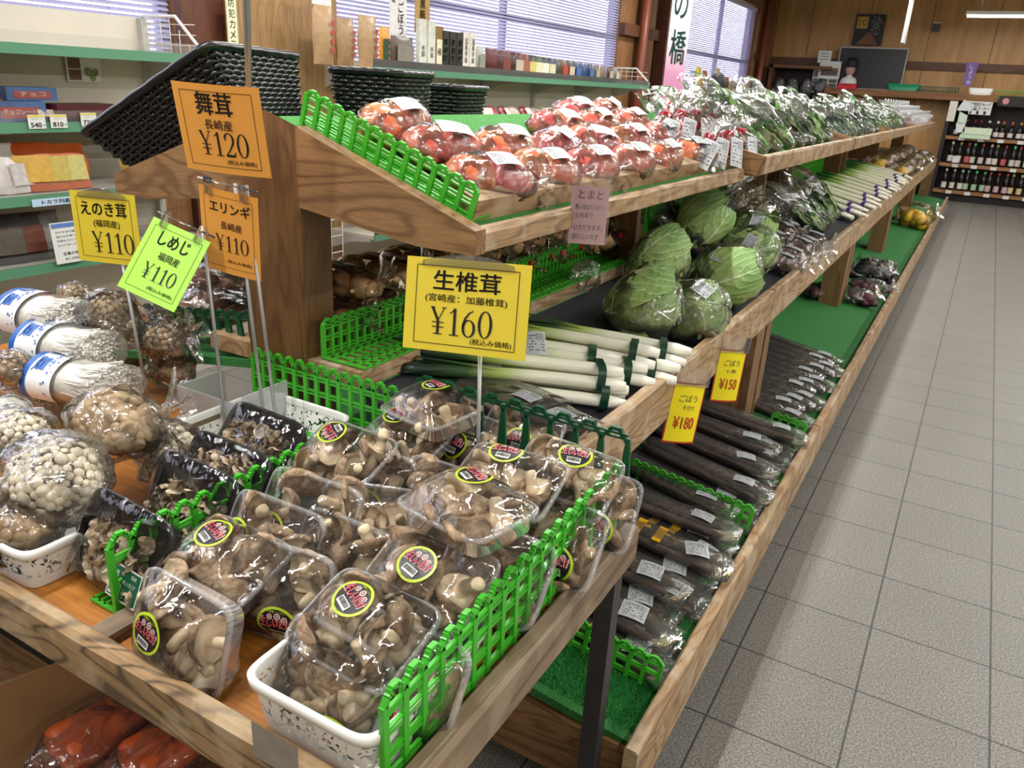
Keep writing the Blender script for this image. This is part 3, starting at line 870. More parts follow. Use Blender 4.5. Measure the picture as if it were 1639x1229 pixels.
PACKS = [  # where it is seen, height, yaw, pitch, roll, sticker turn, sticker place, label
 (580, 1002, .778, -4, 21, 0, -25, (-.008, .008), 'shiitake pack lying over the white basket, nearest the front corner'),
 (357, 897, .768, -2, 18, 0, -18, (-.012, .010), 'shiitake pack by the lattice divider, lying on two leaning packs'),
 (683, 925, .795, 0, 24, 0, -15, (.0, -.006), 'shiitake pack with two large upturned caps by the tall green lattice'),
 (548, 727, .795, -3, 24, 0, 150, (-.016, .010), 'shiitake pack with upside-down sticker below the empty white basket'),
 (812, 768, .832, 2, 22, 0, 4, (-.008, .022), 'shiitake pack under the yellow shiitake sign with pale stems up'),
 (748, 808, .872, -14, 2, -3, -20, (.0, .014), 'shiitake pack lying flat across others, its clear tray side showing'),
 (690, 652, .845, -16, 6, -4, -12, (.0, .016), 'shiitake pack topmost at the back by the two lattice dividers'),
 (290, 1012, .730, -2, 74, 0, -12, (-.014, .004), 'shiitake pack standing on edge behind the front rail'),
 (432, 870, .752, 0, 60, 4, -10, (-.034, -.0), 'shiitake pack standing on edge, second behind the lattice divider end'),
 (490, 828, .765, 2, 58, 4, -10, (-.03, -.028), 'shiitake pack standing on edge below the pack with upside-down sticker'),
 (905, 762, .815, 0, 30, 6, 10, (.01, .02), 'shiitake pack at the back right corner under the dark green lattice'),
 (525, 1098, .722, -4, 62, 0, 10, (.04, -.035), 'shiitake pack leaning inside the front white basket'),
 (645, 700, .785, -6, 20, 0, -8, (-.015, .014), 'shiitake pack beside the upside-down sticker pack, right of it'),
 (735, 705, .765, -8, 40, 0, 0, (.02, -.02), 'shiitake pack squeezed below the topmost pack at the back'),
 (590, 840, .735, 20, 62, 0, 0, (.02, -.04), 'shiitake pack slanting in the gap between the two rows'),
 (940, 810, .752, 4, 55, 0, 0, (.03, -.03), 'shiitake pack leaning low inside the tall green lattice, far end'),
 (880, 862, .750, 0, 52, 0, 0, (.03, -.03), 'shiitake pack leaning low under the flat-lying pack'),
 (640, 1085, .725, 0, 58, 0, 0, (.02, -.03), 'shiitake pack inside the front basket against the tall lattice'),
 (440, 945, .735, 10, 68, 0, 0, (.03, -.03), 'shiitake pack standing behind the one at the front rail'),
 (790, 915, .745, 0, 50, 0, 0, (.03, -.03), 'shiitake pack hidden mostly under the pale stem pack'),
 (590, 775, .742, 0, 58, 0, 0, (.03, -.03), 'shiitake pack low in the gap right of the upside-down sticker pack'),
 (545, 900, .735, 0, 64, 0, 0, (.02, -.03), 'shiitake pack standing low between the lattice-side packs and the basket'),
 (830, 700, .755, 0, 40, 0, 0, (.02, -.02), 'shiitake pack low behind the pale stem pack, before the dark lattice'),
 (700, 800, .745, 0, 50, 0, 0, (.02, -.02), 'shiitake pack buried under the flat-lying pack'),
]
for k, (px_, py_, zz, yaw, pit, rol, lr, lp, lb) in enumerate(PACKS):
    shiitake_pack(k + 3, lb, pose(P(px_, py_, z=zz), yaw, pit, rol) @ SCL(1.1, 1.1, 1.1), lr, lp, n=7 if k % 3 else 6)

# ------------------------------------------------------------------ white openwork baskets
def lace_mat():
    n = NT('openwork white plastic'); b = n.bsdf(srgb('#e6e6e0'), .4)
    tc = n.new('TexCoord'); sx = n.new('SeparateXYZ'); n.link(tc.outputs['UV'], sx.inputs[0])
    v = n.coords((1, 1, 1)); f = n.noise(v, 62, 1, .4, 2.2); w = n.new('TexVoronoi'); w.inputs['Scale'].default_value = 55; n.link(v, w.inputs['Vector'])
    hole = n.math('MULTIPLY', n.math('GREATER_THAN', f, .56), n.math('LESS_THAN', w.outputs['Distance'], .62))
    band = n.math('LESS_THAN', n.math('ABSOLUTE', n.math('SUBTRACT', sx.outputs[1], .55)), .3)
    hole = n.math('MULTIPLY', hole, band)
    tr = n.new('BsdfTransparent'); mx = n.new('MixShader')
    n.link(hole, mx.inputs[0]); n.link(b.outputs[0], mx.inputs[1]); n.link(tr.outputs[0], mx.inputs[2]); n.link(mx.outputs[0], n.out.inputs[0])
    return n.mat
LACE = lace_mat()
BWH = plain('white basket plastic', '#e6e6e0', .4)
def lace_basket(label, M, w, d, h, handle=False):
    t = thing('storage_basket', label, 'basket', M, 'white openwork baskets')
    a, b = w / 2, d / 2; n = 64
    m = MB(); vs = []; uv = []; fs = []
    lv = 9
    for i in range(lv):
        q = i / (lv - 1)
        for k in range(n + 1):
            x, y = sup(2 * math.pi * (k + .5) / n, 9); e = .9 + .1 * q
            vs.append((a * e * x, b * e * y, h * q)); uv.append((k / n, q))
    for i in range(lv - 1):
        for k in range(n):
            fs.append((i * (n + 1) + k, i * (n + 1) + k + 1, (i + 1) * (n + 1) + k + 1, (i + 1) * (n + 1) + k))
    m.add(vs, fs, 0, None, True, uv); m.build('openwork_wall', LACE, t)
    m = MB(); rings_mesh(m, [(a * .9, b * .9, .003), (a * .5, b * .5, .003), (.01, .01, .003)], n, ex=9); m.build('base', BWH, t)
    m = MB(); rings_mesh(m, [(a - .001, b - .001, h - .014), (a + .003, b + .003, h - .012), (a + .004, b + .004, h), (a - .002, b - .002, h + .002), (a - .004, b - .004, h - .002), (a - .004, b - .004, h - .014)], n, cap_last=False, ex=9)
    m.build('rim', BWH, t)
    if handle:
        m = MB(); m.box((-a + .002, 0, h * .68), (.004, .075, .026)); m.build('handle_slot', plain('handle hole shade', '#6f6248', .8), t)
    return t
lace_basket('white openwork basket at the front corner holding two leaning shiitake packs', T(-.238, .635, TZ + .001), .195, .255, .083)
pb = P(435, 618, z=.757)
lace_basket('empty white openwork basket at the back of the mushroom table', T(pb.x + .128, 1.172 - .17, TZ + .001), .26, .33, .083, True)
pl = P(92, 868, z=.742)
lace_basket('white openwork basket with bagged round mushrooms at the left front rail', T(pl.x - .13, .60, TZ + .001), .26, .17, .07)

# ------------------------------------------------------------------ maitake in black trays
def petal_mat():
    n = NT('maitake fronds'); b = n.bsdf(None, .75)
    f = n.noise(n.coords((40, 40, 40)), 2, 4)
    n.link(n.ramp(f, [(.3, srgb('#86735f')), (.5, srgb('#bba68c')), (.72, srgb('#ece0c8'))]), b.inputs['Base Color']); return n.mat
PETM = petal_mat(); BTR = plain('black tray foam', '#16161a', .35, .2, 60)
ROOTM = plain('maitake root', '#e5d9bb', .7, .1, 50, .3)
LGREEN = plain('green label', '#0f5b41', .4)
def maitake(seed, label, M, w=.2, d=.14, lab=True, full=.55):
    rnd = random.Random(seed)
    t = thing('mushroom_tray', label, 'packed mushrooms', M, 'maitake in black trays')
    a, b = w / 2, d / 2; m = MB()
    rings_mesh(m, [(a, b, -.002), (a, b, .002), (a - .006, b - .006, .001), (a - .014, b - .014, -.024), (a - .02, b - .02, -.027), (.02, .02, -.027)], 48)
    rings_mesh(m, [(a, b, -.002), (a - .012, b - .012, -.028), (.01, .01, -.031)], 48)
    m.build('tray', BTR, t)
    c = MB()
    for k in range(120):
        x = rnd.uniform(-a * .72, a * .72); y = rnd.uniform(-b * .75, -b * .75 + 2 * b * full)
        s = rnd.uniform(.006, .013); az = rnd.uniform(0, 360); ti = rnd.uniform(10, 80)
        Q = T(x, y, rnd.uniform(-.014, .008)) @ RZ(az) @ RX(ti)
        c.grid(lambda u, v: (s * (u - .5) * 2 * (.3 + .9 * math.sin(math.pi * (.05 + .83 * v))), s * 1.7 * v - s * .5 * (u - .5) ** 2 * 2, .0022 * math.sin(u * 7 + k) + s * .45 * v * v), 7, 6, 0, Q)
    c.build('maitake_cluster', PETM, t)
    c = MB(); c.ball((-a * .3, -b * .55, -.008), (.034, .024, .016), 14, 9, 0, None, lambda p: p * (1 + .25 * nz(p, 2.2, seed))); c.build('root_end', ROOTM, t)
    f = MB(); rings_mesh(f, [(a + .001, b + .001, 0), (a - .004, b - .004, .006), (a * .7, b * .7, .009), (a * .4, b * .4, .010), (.01, .01, .009)], 48); f.build('wrap', WRAP, t)
    if lab:
        q = MB(); Q = T(.042, -b * .55, .0125)
        q.quad(.072, .05, 0, Q @ T(0, 0, -.0004)); q.quad(.067, .045, 1, Q); q.quad(.028, .018, 0, Q @ T(-.017, -.011, .0006))
        x = -.029
        while x < -.005:
            ww = rnd.choice((.0005, .0009, .0014)); q.quad(ww, .012, 2, Q @ T(x, -.010, .001)); x += ww + .0008
        write(q, 'まいたけ', .012, .004, .03, .007, .0008, 0, Q); write(q, '国産', .02, .016, .012, .006, .0008, 0, Q); write(q, '舞茸', -.022, .012, .016, .009, .0008, 0, Q)
        q.build('sticker', [PAPER, LGREEN, INK], t)
    return t
maitake(1, 'black tray of maitake standing at the front rail with a green sticker', pose(P(195, 878, z=.752), -4, 66, 0))
maitake(2, 'second black maitake tray standing behind the front one', pose(P(300, 806, z=.757), -3, 62, 0), lab=False)
maitake(3, 'third black maitake tray, its top edge between two others', pose(P(352, 768, z=.757), -3, 58, 0), lab=False, full=.7)
maitake(4, 'rearmost black maitake tray beside the empty white basket', pose(P(408, 713, z=.772), -4, 50, 0), lab=False, full=.6)

# ------------------------------------------------------------------ bagged shimeji and enoki
SHIM_B = plain('brown shimeji caps', '#b59b78', .55, .3, 45, .2)
SHIM_W = plain('white shimeji caps', '#e2d6bc', .5, .12, 45, .2)
SHIM_S = plain('shimeji stems', '#d8cdb8', .6, .12, 40)
SHIM_R = plain('round brown mushroom caps', '#c2a57e', .5, .2, 30, .2)
def blob(mb, r, seed, amp=.12, fr=1.8, mi=0, M=None, nu=40, nv=24, ex=1.0, tail=None):
    def wp(p):
        q = Vector(p)
        k = 1 + amp * nz(q, fr, seed) + amp * .5 * nz(q, fr * 2.7, seed + 3) + amp * .25 * nz(q, fr * 6, seed + 7)
        return q * k
    mb.ball((0, 0, 0), r, nu, nv, mi, M, wp)
def rest(mb):
    """film lies flat on what it rests on"""
    mb.v = [(x, y, max(z, .0012)) for x, y, z in mb.v]
    return mb
def gather(mb, p, d, L, r, seed=0, mi=0, n=20, M=None):
    """twisted, flared bag end starting at p towards d"""
    p, d = Vector(p), Vector(d).normalized(); u = d.orthogonal().normalized(); v = d.cross(u)
    vs = []; lv = 7
    for i in range(lv):
        t = i / (lv - 1)
        for k in range(n):
            a = 2 * math.pi * k / n
            rr = r * (.9 - 1.35 * t if t < .4 else .36 + 1.5 * (t - .4)) * (1 + .55 * math.sin(k * 5.1 + seed + t * 2) * (.3 + t))
            vs.append(p + d * (L * t + .1 * L * math.sin(k * 3 + seed)) + u * rr * math.cos(a) + v * rr * math.sin(a) * .55)
    mb.add(vs, [(i * n + k, i * n + (k + 1) % n, (i + 1) * n + (k + 1) % n, (i + 1) * n + k) for i in range(lv - 1) for k in range(n)], mi, M, True)
def shimeji(seed, label, M, r=(.075, .06, .05), capm=None, n=70, cr=(.006, .011), tail=None, stems=True, sticker=False):
    rnd = random.Random(seed); t = thing('mushroom_bag', label, 'bagged mushrooms', M, 'bagged shimeji mushrooms')
    c = MB()
    for k in range(n):
        z = 1 - (k + .5) / n * 1.15; a = k * 2.39996; s = math.sqrt(max(0, 1 - z * z))
        d = Vector((s * math.cos(a), s * math.sin(a), z))
        p = Vector((d.x * r[0], d.y * r[1], d.z * r[2])) * rnd.uniform(.74, .86)
        q = rnd.uniform(*cr)
        N = d.to_track_quat('Z', 'Y').to_matrix().to_4x4()
        c.lathe([(0, q * .62), (q * .5, q * .55), (q * .85, q * .28), (q, -.05 * q), (q * .8, -.25 * q), (q * .3, -.12 * q)], 10, 0, T(p) @ N)
        if stems: c.tube([p, p * .5 + Vector((0, 0, -r[2] * .4))], [q * .42, q * .5], 6, 1)
    if stems: c.ball((0, 0, -r[2] * .5), (r[0] * .45, r[1] * .45, r[2] * .4), 12, 8, 1)
    c.v = [tuple(Vector(v) * (1 + .16 * nz(v, 16, seed))) for v in c.v]
    c.build('mushroom_cluster', [capm or SHIM_B, SHIM_S], t)
    f = MB(); blob(f, tuple(x * 1.08 for x in r), seed, .2, 1.5)
    if tail:
        gather(f, Vector(tail).normalized() * min(r) * 1.0 + Vector(tail).normalized() * max(r) * .15, tail, .06, .04, seed)
    f.build('bag', BAGF, t)
    if sticker:
        q = MB(); q.card(.05, .026, 0, T(.01, -r[1] * 1.06, -r[2] * .3) @ RX(65)); q.build('sticker', LBL, t)
    return t
shimeji(11, 'large bag of pale shimeji with small caps lying at the left front', pose(P(88, 765, z=.795), 0, 14, 6), (.1, .076, .062), SHIM_W, 130, (.0065, .0115), (1, -.2, -.2), sticker=True)
shimeji(12, 'bag of brown round-capped mushrooms in the middle of the left side', pose(P(185, 682, z=.81), 15, 24), (.086, .066, .062), SHIM_R, 66, (.010, .020), (1, .3, .2))
shimeji(13, 'bag of pale shimeji between the brown bag and black trays', pose(P(272, 724, z=.745), 0, 10), (.075, .06, .055), SHIM_W, 80, (.007, .0105))
shimeji(14, 'bag of pale shimeji at the left edge behind the large bag', pose(P(28, 700, z=.77), 0, 10), (.08, .06, .055), SHIM_W, 80, (.007, .0105))
shimeji(15, 'bag of round mushrooms inside the left white basket', pose(P(25, 838, z=.735), 0, 24), (.085, .06, .05), SHIM_R, 50, (.011, .017))
shimeji(16, 'bag of brown shimeji standing in front of the green card', pose(P(190, 512, z=.86), 0, 48, -20), (.078, .056, .08), SHIM_B, 70, (.006, .0105), (1, .4, -.6))
shimeji(17, 'bag of brown shimeji between two steel rods', pose(P(266, 548, z=.815), 0, 42, -10), (.056, .046, .06), SHIM_B, 60, (.006, .0095), (1, .3, .2))
shimeji(18, 'brown shimeji bag low in the clear box, under the standing bags', pose(P(272, 592, z=.735), 0, 14), (.06, .045, .04), SHIM_B, 60, (.006, .010))
shimeji(19, 'bag of brown shimeji lying behind the enoki bundles', pose(P(120, 480, z=.80), 0, 20), (.06, .045, .05), SHIM_B, 60, (.006, .010))
ENOF = film('enoki bag film', .06, (1, 1, 1), .45, .12, 26, .4, crease=.1)
ENO = plain('enoki stems', '#f6f2e6', .5, .05, 80)
PRINT_W = plain('white bag print', '#eef1f2', .35); PRINT_B = plain('blue bag print', '#1f5fb4', .35)
def enoki(seed, label, M, L=.2):
    rnd = random.Random(seed); t = thing('enoki_bundle', label, 'bagged mushrooms', M, 'bagged enoki bundles')
    c = MB()
    for k in range(380):
        a = rnd.uniform(0, 6.283); q = math.sqrt(rnd.random()); y, z = .047 * q * math.cos(a), .036 * q * math.sin(a)
        e = rnd.uniform(.75, 1.0)
        x1 = L * (.5 - .08 * rnd.random())
        p = [(-L * .5, y * .8, z * .8), (-L * .1, y + rnd.uniform(-.002, .002), z), (x1 * .6, y * 1.15 + rnd.uniform(-.003, .003), z * 1.15), (x1, y * 1.25 + rnd.uniform(-.005, .005), z * 1.25 + rnd.uniform(-.004, .004))]
        c.tube(p, [.0022, .0019, .0018, .0018], 5, 0, None, False); c.ball(p[-1], .0026, 6, 4)
    c.ball((-L * .02, 0, 0), (L * .49, .053, .042), 16, 10)
    c.build('enoki_stems', ENO, t)
    f = MB(); n = 36; lv = 22; vs = []
    for i in range(lv + 1):
        u = i / lv; x = -L * .56 + u * L * 1.34
        s = min(1.0, (u / .1) ** .5 if u < .1 else 1.0, ((1 - u) / .1) ** .45 if u > .9 else 1.0)
        s = max(s, .16)
        for k in range(n):
            a = 2 * math.pi * k / n; j = 1 + .07 * nz((u * 7, math.cos(a) * 1.6, math.sin(a) * 1.6), 1.0, seed)
            vs.append((x, .060 * s * j * math.cos(a), .047 * s * j * math.sin(a)))
    f.add(vs, [(i * n + k, i * n + (k + 1) % n, (i + 1) * n + (k + 1) % n, (i + 1) * n + k) for i in range(lv) for k in range(n)], 0, None, True)
    f.build('bag', ENOF, t)
    b = MB()
    sur = lambda x, a, e=.0015: Vector((x, (.0625 + e) * math.cos(a), (.049 + e) * math.sin(a)))
    b.grid(lambda u, v: sur(-L * .44 + u * .078, R(200 - 220 * v)), 8, 20, 0)
    b.grid(lambda u, v: sur(-L * .44 - .016 + u * .018, R(200 - 220 * v), .002), 3, 20, 1)
    for k in range(22):
        x = -L * .44 + rnd.uniform(.05, .074); a = R(rnd.uniform(0, 190)); rs = rnd.uniform(.002, .004)
        vs = [sur(x, a, .0028)] + [sur(x + rs * (1 if q % 2 else .45) * math.cos(q * .628), a + rs * (1 if q % 2 else .45) * math.sin(q * .628) / .055, .0028) for q in range(10)]
        b.add(vs, [(0, 1 + q, 1 + (q + 1) % 10) for q in range(10)], 1)
    for txt, a0, x0, hh in (('白', 62, .026, .036), ('星', 108, .026, .036), ('えのき', 86, .053, .013)):
        vs_, fs_, tw, th = text_geo(txt, .02)
        q = hh / th
        b.add([sur(-L * .44 + x0 + y * q, R(a0) + x * q / .055, .0032) for x, y, z in vs_], fs_, 1)
    b.build('printed_band', [PRINT_W, PRINT_B], t)
    return t
enoki(1, 'frontmost bagged enoki bundle with blue printed band', pose(P(128, 610, z=.79), 6, 14, -4))
enoki(2, 'middle bagged enoki bundle lying behind the front one', pose(P(105, 555, z=.83), 4, 16, -4))
enoki(3, 'rear bagged enoki bundle at the left picture edge', pose(P(70, 505, z=.865), 2, 18, -4))
enoki(4, 'lowest bagged enoki bundle underneath the other three', pose(P(40, 610, z=.74), 4, 10, -2))
# clear acrylic bin at the back of the table
cb = thing('clear_bin', 'clear acrylic bin standing before the back edge of the table', 'bin', T(-1.02, 1.10, TZ))
m = MB(); m.bx(-.1, .1, -.058, -.055, 0, .10); m.build('front_pane', MILKY, cb)
m = MB(); m.bx(.097, .1, -.055, .07, 0, .12); m.build('side_pane', MILKY, cb)
m = MB(); m.bx(-.1, -.097, -.055, .07, 0, .10); m.build('side_pane', MILKY, cb)
m = MB(); m.bx(-.1, .1, -.058, .07, 0, .002); m.build('base', MILKY, cb)

# ------------------------------------------------------------------ price cards on rods
C_YEL = plain('yellow card', '#e2cc3c', .45); C_ORG = plain('orange card', '#f0a84c', .45); C_GRN = plain('green card', '#a6de4a', .45)
GLASSY = film('clear card sleeve', .03, (1, 1, 1), .8, .05, 4, .08)
def price_card(label, M, w, h, mat, lines, bend=0.0, clip=None, rod=None):
    t = thing('price_card', label, 'price card', M, 'price cards above the mushroom table')
    m = MB(); m.card(w, h, 0, None, bend, .0008, 8); m.build('card', mat, t)
    L = MB(); kw = dict(bend=bend, cw=w)
    x, y, b = w * .41, h * .42, w * .0055
    for a, c in (((-x, -y), (x, -y)), ((x, -y), (x, y)), ((x, y), (-x, y)), ((-x, y), (-x, -y))):
        stroke(L, [(a[0] + (c[0] - a[0]) * k / 8, a[1] + (c[1] - a[1]) * k / 8, b) for k in range(9)], .0008, 0, None, bend, w)
    for ln in lines:
        if ln[0] == '¥':
            _, s, x0, y0, hh = ln; serif(L, 'Y' + s, x0 * w, y0 * h, hh * h, z=.0009, **kw)
        else:
            s, x0, y0, ww, hh, bo = ln; write(L, s, x0 * w, y0 * h, ww * w, hh * h, .0009, 0, None, bo, **kw)
    L.build('lettering', INK, t)
    if clip:
        c = MB()
        if clip == 'arch':
            pts = [(-w * .36 + w * .72 * k / 12, h * .5 - .004 + .012 * math.sin(math.pi * k / 12)) for k in range(13)]
            c.prism([(-w * .37, h * .42)] + pts + [(w * .37, h * .42)], .005); c.v = [(vx, vz, vy) for vx, vy, vz in c.v]
        else:
            for cx in (-.3, .3): c.box((w * cx, h * .5 + .004, .002), (.012, .03, .009))
            c.tube([(-w * .5, h * .5 + .012, -.004), (w * .5, h * .5 + .012, -.004)], .002, 8, 0)
        c.build('clip', CLEAR if clip == 'arch' else GLASSY, t)
    if rod:
        q = MB(); inv = M.inverted()
        for r in rod: q.tube([inv @ Vector(v) for v in r], .0035, 8)
        q.build('rod', METAL, t)
    return t
def cardpose(pos, rx, ry, rz): return T(*pos) @ RZ(rz) @ RY(ry) @ RX(rx)
TAX = ('(税込み価格)', .2, -.385, .3, .07, .01)
price_card('yellow card for raw shiitake at 160 yen above the shiitake packs', cardpose((-.37, 1.023, 1.088), 78.4, -2.4, 11.6), .21, .148, C_YEL,
    [('生椎茸', .0, .27, .54, .21, .018), ('(宮崎産：加藤椎茸)', 0, .075, .66, .095, .008), ('¥', '160', -.285, -.165, .30), ('(税込み価格)', .22, -.36, .33, .075, .008)], 0, 'arch',
    [((-.355, 1.048, 1.02), (-.355, 1.06, .70))])
price_card('upper orange card for maitake at 120 yen before the end post', cardpose((-.90, 1.02, 1.317), 100, 1, 10), .185, .155, C_ORG,
    [('舞茸', -.02, .29, .42, .25, .018), ('長崎産', 0, .06, .32, .115, .01), ('¥', '120', -.26, -.155, .28), ('(税込み価格)', .2, -.36, .33, .062, .008)], .006, None,
    [((-.855, 1.05, 1.37), (-.845, 1.06, 1.95)), ((-.85, 1.05, 1.39), (-.82, 1.06, 1.95))])
price_card('lower orange card for king oyster mushrooms at 110 yen by the post', cardpose((-.93, 1.05, 1.125), 96, 6, 9), .135, .165, C_ORG,
    [('エリンギ', .03, .30, .68, .14, .02), ('長崎産', .05, .09, .36, .095, .01), ('¥', '110', -.24, -.125, .2), ('(税込み価格)', .16, -.34, .42, .05, .008)], .004, 'bar',
    [((-.915, 1.06, 1.22), (-.90, 1.085, .68)), ((-.885, 1.06, 1.22), (-.87, 1.09, .68))])
price_card('tilted green card for shimeji at 110 yen on a slanting rod', cardpose((-1.02, .968, 1.066), 60, 17, 14), .128, .15, C_GRN,
    [('しめじ', 0, .29, .52, .18, .02), ('福岡産', .04, .075, .36, .105, .01), ('¥', '110', -.27, -.155, .21), ('(税込み価格)', .15, -.36, .44, .055, .008)], .0, 'bar',
    [((-.985, 1.035, 1.135), (-.975, 1.045, .68))])
price_card('yellow card for enoki at 110 yen at the left', cardpose((-1.269, 1.023, 1.094), 90, -.6, 15), .16, .148, C_YEL,
    [('えのき茸', 0, .27, .7, .2, .018), ('(福岡産)', .02, .06, .4, .12, .01), ('¥', '110', -.24, -.2, .30)], 0, 'arch',
    [((-1.245, 1.035, 1.02), (-1.235, 1.05, .69))])
# ------------------------------------------------------------------ placing on the sloping tiers
def onp(px, py, a, b, h=0.0):
    d = ray(px, py)
    t = (a + h + b * CAM_LOC.x - CAM_LOC.z) / (d.z - b * d.x)
    return CAM_LOC + d * t
def on_top(px, py, h=0.0): return onp(px, py, .981, -.363, h)
def on_mid(px, py, h=0.0): return onp(px, py, .6409, -.2069, h)
def on_low(px, py, h=0.0): return onp(px, py, .1979, -.119, h)
def ramp_mat(name, stops, rough=.5, axis=0, noise_amt=.12, ns=60, **k):
    """colour running along a thing's own length"""
    if name in MATS: return MATS[name]
    n = NT(name); b = n.bsdf(None, rough, **k)
    tc = n.new('TexCoord'); sx = n.new('SeparateXYZ'); n.link(tc.outputs['Generated'], sx.inputs[0])
    st = [1, 1, 1]; st[axis] = .12
    f = n.noise(n.coords(tuple(st)), ns, 3)
    v = n.math('ADD', sx.outputs[axis], n.math('MULTIPLY', n.math('SUBTRACT', f, .5), noise_amt * 2))
    n.link(n.ramp(v, stops), b.inputs['Base Color'])
    MATS[name] = n.mat
    return n.mat
# ---- tomatoes
def tomato_mat(i):
    n = NT('tomato skin %d' % i); b = n.bsdf(None, .25)
    v = n.coords((14, 14, 14)); f = n.noise(v, 1.2, 3)
    a, c = [('#cc5a4c', '#e08a74'), ('#cf6148', '#e4a068'), ('#c45050', '#dc8478')][i]
    n.link(n.ramp(f, [(.35, srgb(a)), (.7, srgb(c))]), b.inputs['Base Color']); return n.mat
TOMM = [tomato_mat(i) for i in range(3)]
def tomato_mesh(i):
    m = MB(); m.ball((0, 0, 0), (.046, .046, .037), 20, 14, 0, None, lambda p: p * (1 + .035 * math.cos(5 * math.atan2(p.y, p.x) + i) * (1 - abs(p.z)) - .16 * max(0, p.z - .8)))
    return m.mesh('tomato', TOMM[i])
TOMS = [tomato_mesh(i) for i in range(3)]
def tomato_pack(seed, label, M, k=2):
    rnd = random.Random(seed); t = thing('tomato_pack', label, 'bagged tomatoes', M, 'bagged large tomatoes')
    for i in range(k):
        put(TOMS[rnd.randrange(3)], 'tomato', t, T((i - (k - 1) / 2) * .088, rnd.uniform(-.006, .006), .038) @ RX(rnd.uniform(-50, 50)) @ RZ(rnd.uniform(0, 90)))
    f = MB(); blob(f, (.047 * k + .006, .053, .043), seed, .10, 2.2, 0, T(0, 0, .039))
    gather(f, (.044 * k, 0, .03), (1, rnd.uniform(-.5, .5), -.15), .05, .03, seed)
    rest(f).build('bag', BAGF, t)
    q = MB(); q.card(.072, .034, 0, T(.006, -.012, .086) @ RZ(rnd.uniform(-14, 14)) @ RX(12), .004); q.build('sticker', LBL, t)
    return t
TPOS = [  # seen at, row
    ((775, 292), 'front'), ((862, 280), 'front'), ((935, 272), 'front'), ((1000, 264), 'front'), ((1052, 256), 'front'), ((1098, 249), 'front'),
    ((698, 243), 'second'), ((795, 243), 'second'), ((880, 242), 'second'), ((940, 238), 'second'), ((1000, 230), 'second'), ((1052, 222), 'second'),
    ((625, 205), 'third'), ((888, 211), 'third'), ((945, 205), 'third'), ((1000, 202), 'third'),
    ((912, 188), 'rearmost'), ((962, 186), 'rearmost')]
cnt = {}
for k, ((px, py), row) in enumerate(TPOS):
    cnt[row] = cnt.get(row, 0) + 1
    p = on_top(px, py, .037)
    p = Vector((p.x, p.y, top_z(p.x) + .004))
    lb = 'bag of two large tomatoes, %s of the %s tomato row counted from the green divider' % (ORD[cnt[row] - 1], row)
    tomato_pack(k + 40, lb, T(p) @ RY(20) @ RZ(80 + (k * 37) % 30 - 12) @ SCL(1.16, 1.16, 1.14))
CHM = plain('cherry tomato skin', '#c62a22', .2, .2, 30)
def cherry_pack(seed, label, M):
    rnd = random.Random(seed); t = thing('cherry_tomato_pack', label, 'bagged tomatoes', M, 'bagged cherry tomatoes')
    for i in range(7):
        m = MB(); m.ball((0, 0, 0), .0155, 12, 8)
        m.build('cherry_tomato', CHM, t, T(rnd.uniform(-.032, .032), rnd.uniform(-.022, .022), .016 + (i % 3) * .018))
    f = MB(); blob(f, (.05, .038, .042), seed, .16, 2.2, 0, T(0, 0, .036)); gather(f, (-.01, 0, .075), (-.5, 0, 1), .05, .025, seed); rest(f).build('bag', BAGF2, t)
    q = MB(); q.card(.042, .085, 0, T(.066, 0, .052) @ RZ(86 + rnd.uniform(-10, 10)) @ RX(48), .003); q.build('sticker', LBL2, t)
    q = MB(); q.box((-.014, 0, .083), (.012, .03, .012)); q.build('red_tape', RED, t)
    return t
for k, (px, py) in enumerate([(1116, 255), (1132, 250), (1151, 247), (1172, 243), (1050, 220), (1076, 216), (1100, 214), (1125, 218), (1145, 222), (1064, 200), (1092, 198)]):
    p = on_top(px, py, .03)
    cherry_pack(k + 70, 'bag of cherry tomatoes with white sticker, %s of its cluster from the front edge board' % ORD[k], T(p.x, p.y, top_z(p.x) + .003) @ RY(20) @ RZ((k * 53) % 40 - 68) @ SCL(1.25, 1.25, 1.3))

# ---- leafy greens in bags
def leafm(name, a, c, d='#2f5a24'):
    n = NT(name); b = n.bsdf(None, .5)
    f = n.noise(n.coords((16, 16, 16)), 2, 3)
    n.link(n.ramp(f, [(.3, srgb(d)), (.5, srgb(a)), (.72, srgb(c))]), b.inputs['Base Color'])
    b.inputs['Subsurface Weight'].default_value = 0
    return n.mat
LEAF = [leafm('spinach leaves', '#456e38', '#7a9f58'), leafm('lettuce leaves', '#64894a', '#9fb874', '#3f652f'), leafm('dark broccoli green', '#3e5c42', '#5f7c58', '#243a2a'), leafm('mixed red leaf', '#5c6a3c', '#6d4038', '#374f2a')]
def leaves(mb, n, L, w, spread, seed, curl=.5, z0=0.0, flat=1.0):
    rnd = random.Random(seed)
    for k in range(n):
        az = rnd.uniform(0, 360); ln = L * rnd.uniform(.6, 1.0); ww = w * rnd.uniform(.6, 1.2); o = rnd.uniform(0, spread)
        tilt = rnd.uniform(2, 24); c = rnd.uniform(-1, 1) * curl; ph = rnd.uniform(0, 6)
        def fn(u, v):
            s = math.sin(math.pi * min(1, .08 + v * .92)) ** .7 if v > .35 else .16 + .5 * v
            x = (u - .5) * 2 * ww * s
            return (x, .012 * math.sin(v * 9 + ph + u * 4) * v + c * ww * v * v + .5 * abs(x) * .6, ln * v)
        mb.grid(fn, 4, 9, 0, T(0, 0, z0) @ SCL(1, flat, 1) @ RZ(az) @ T(0, o, 0) @ RX(-tilt * o / max(spread, .001)))
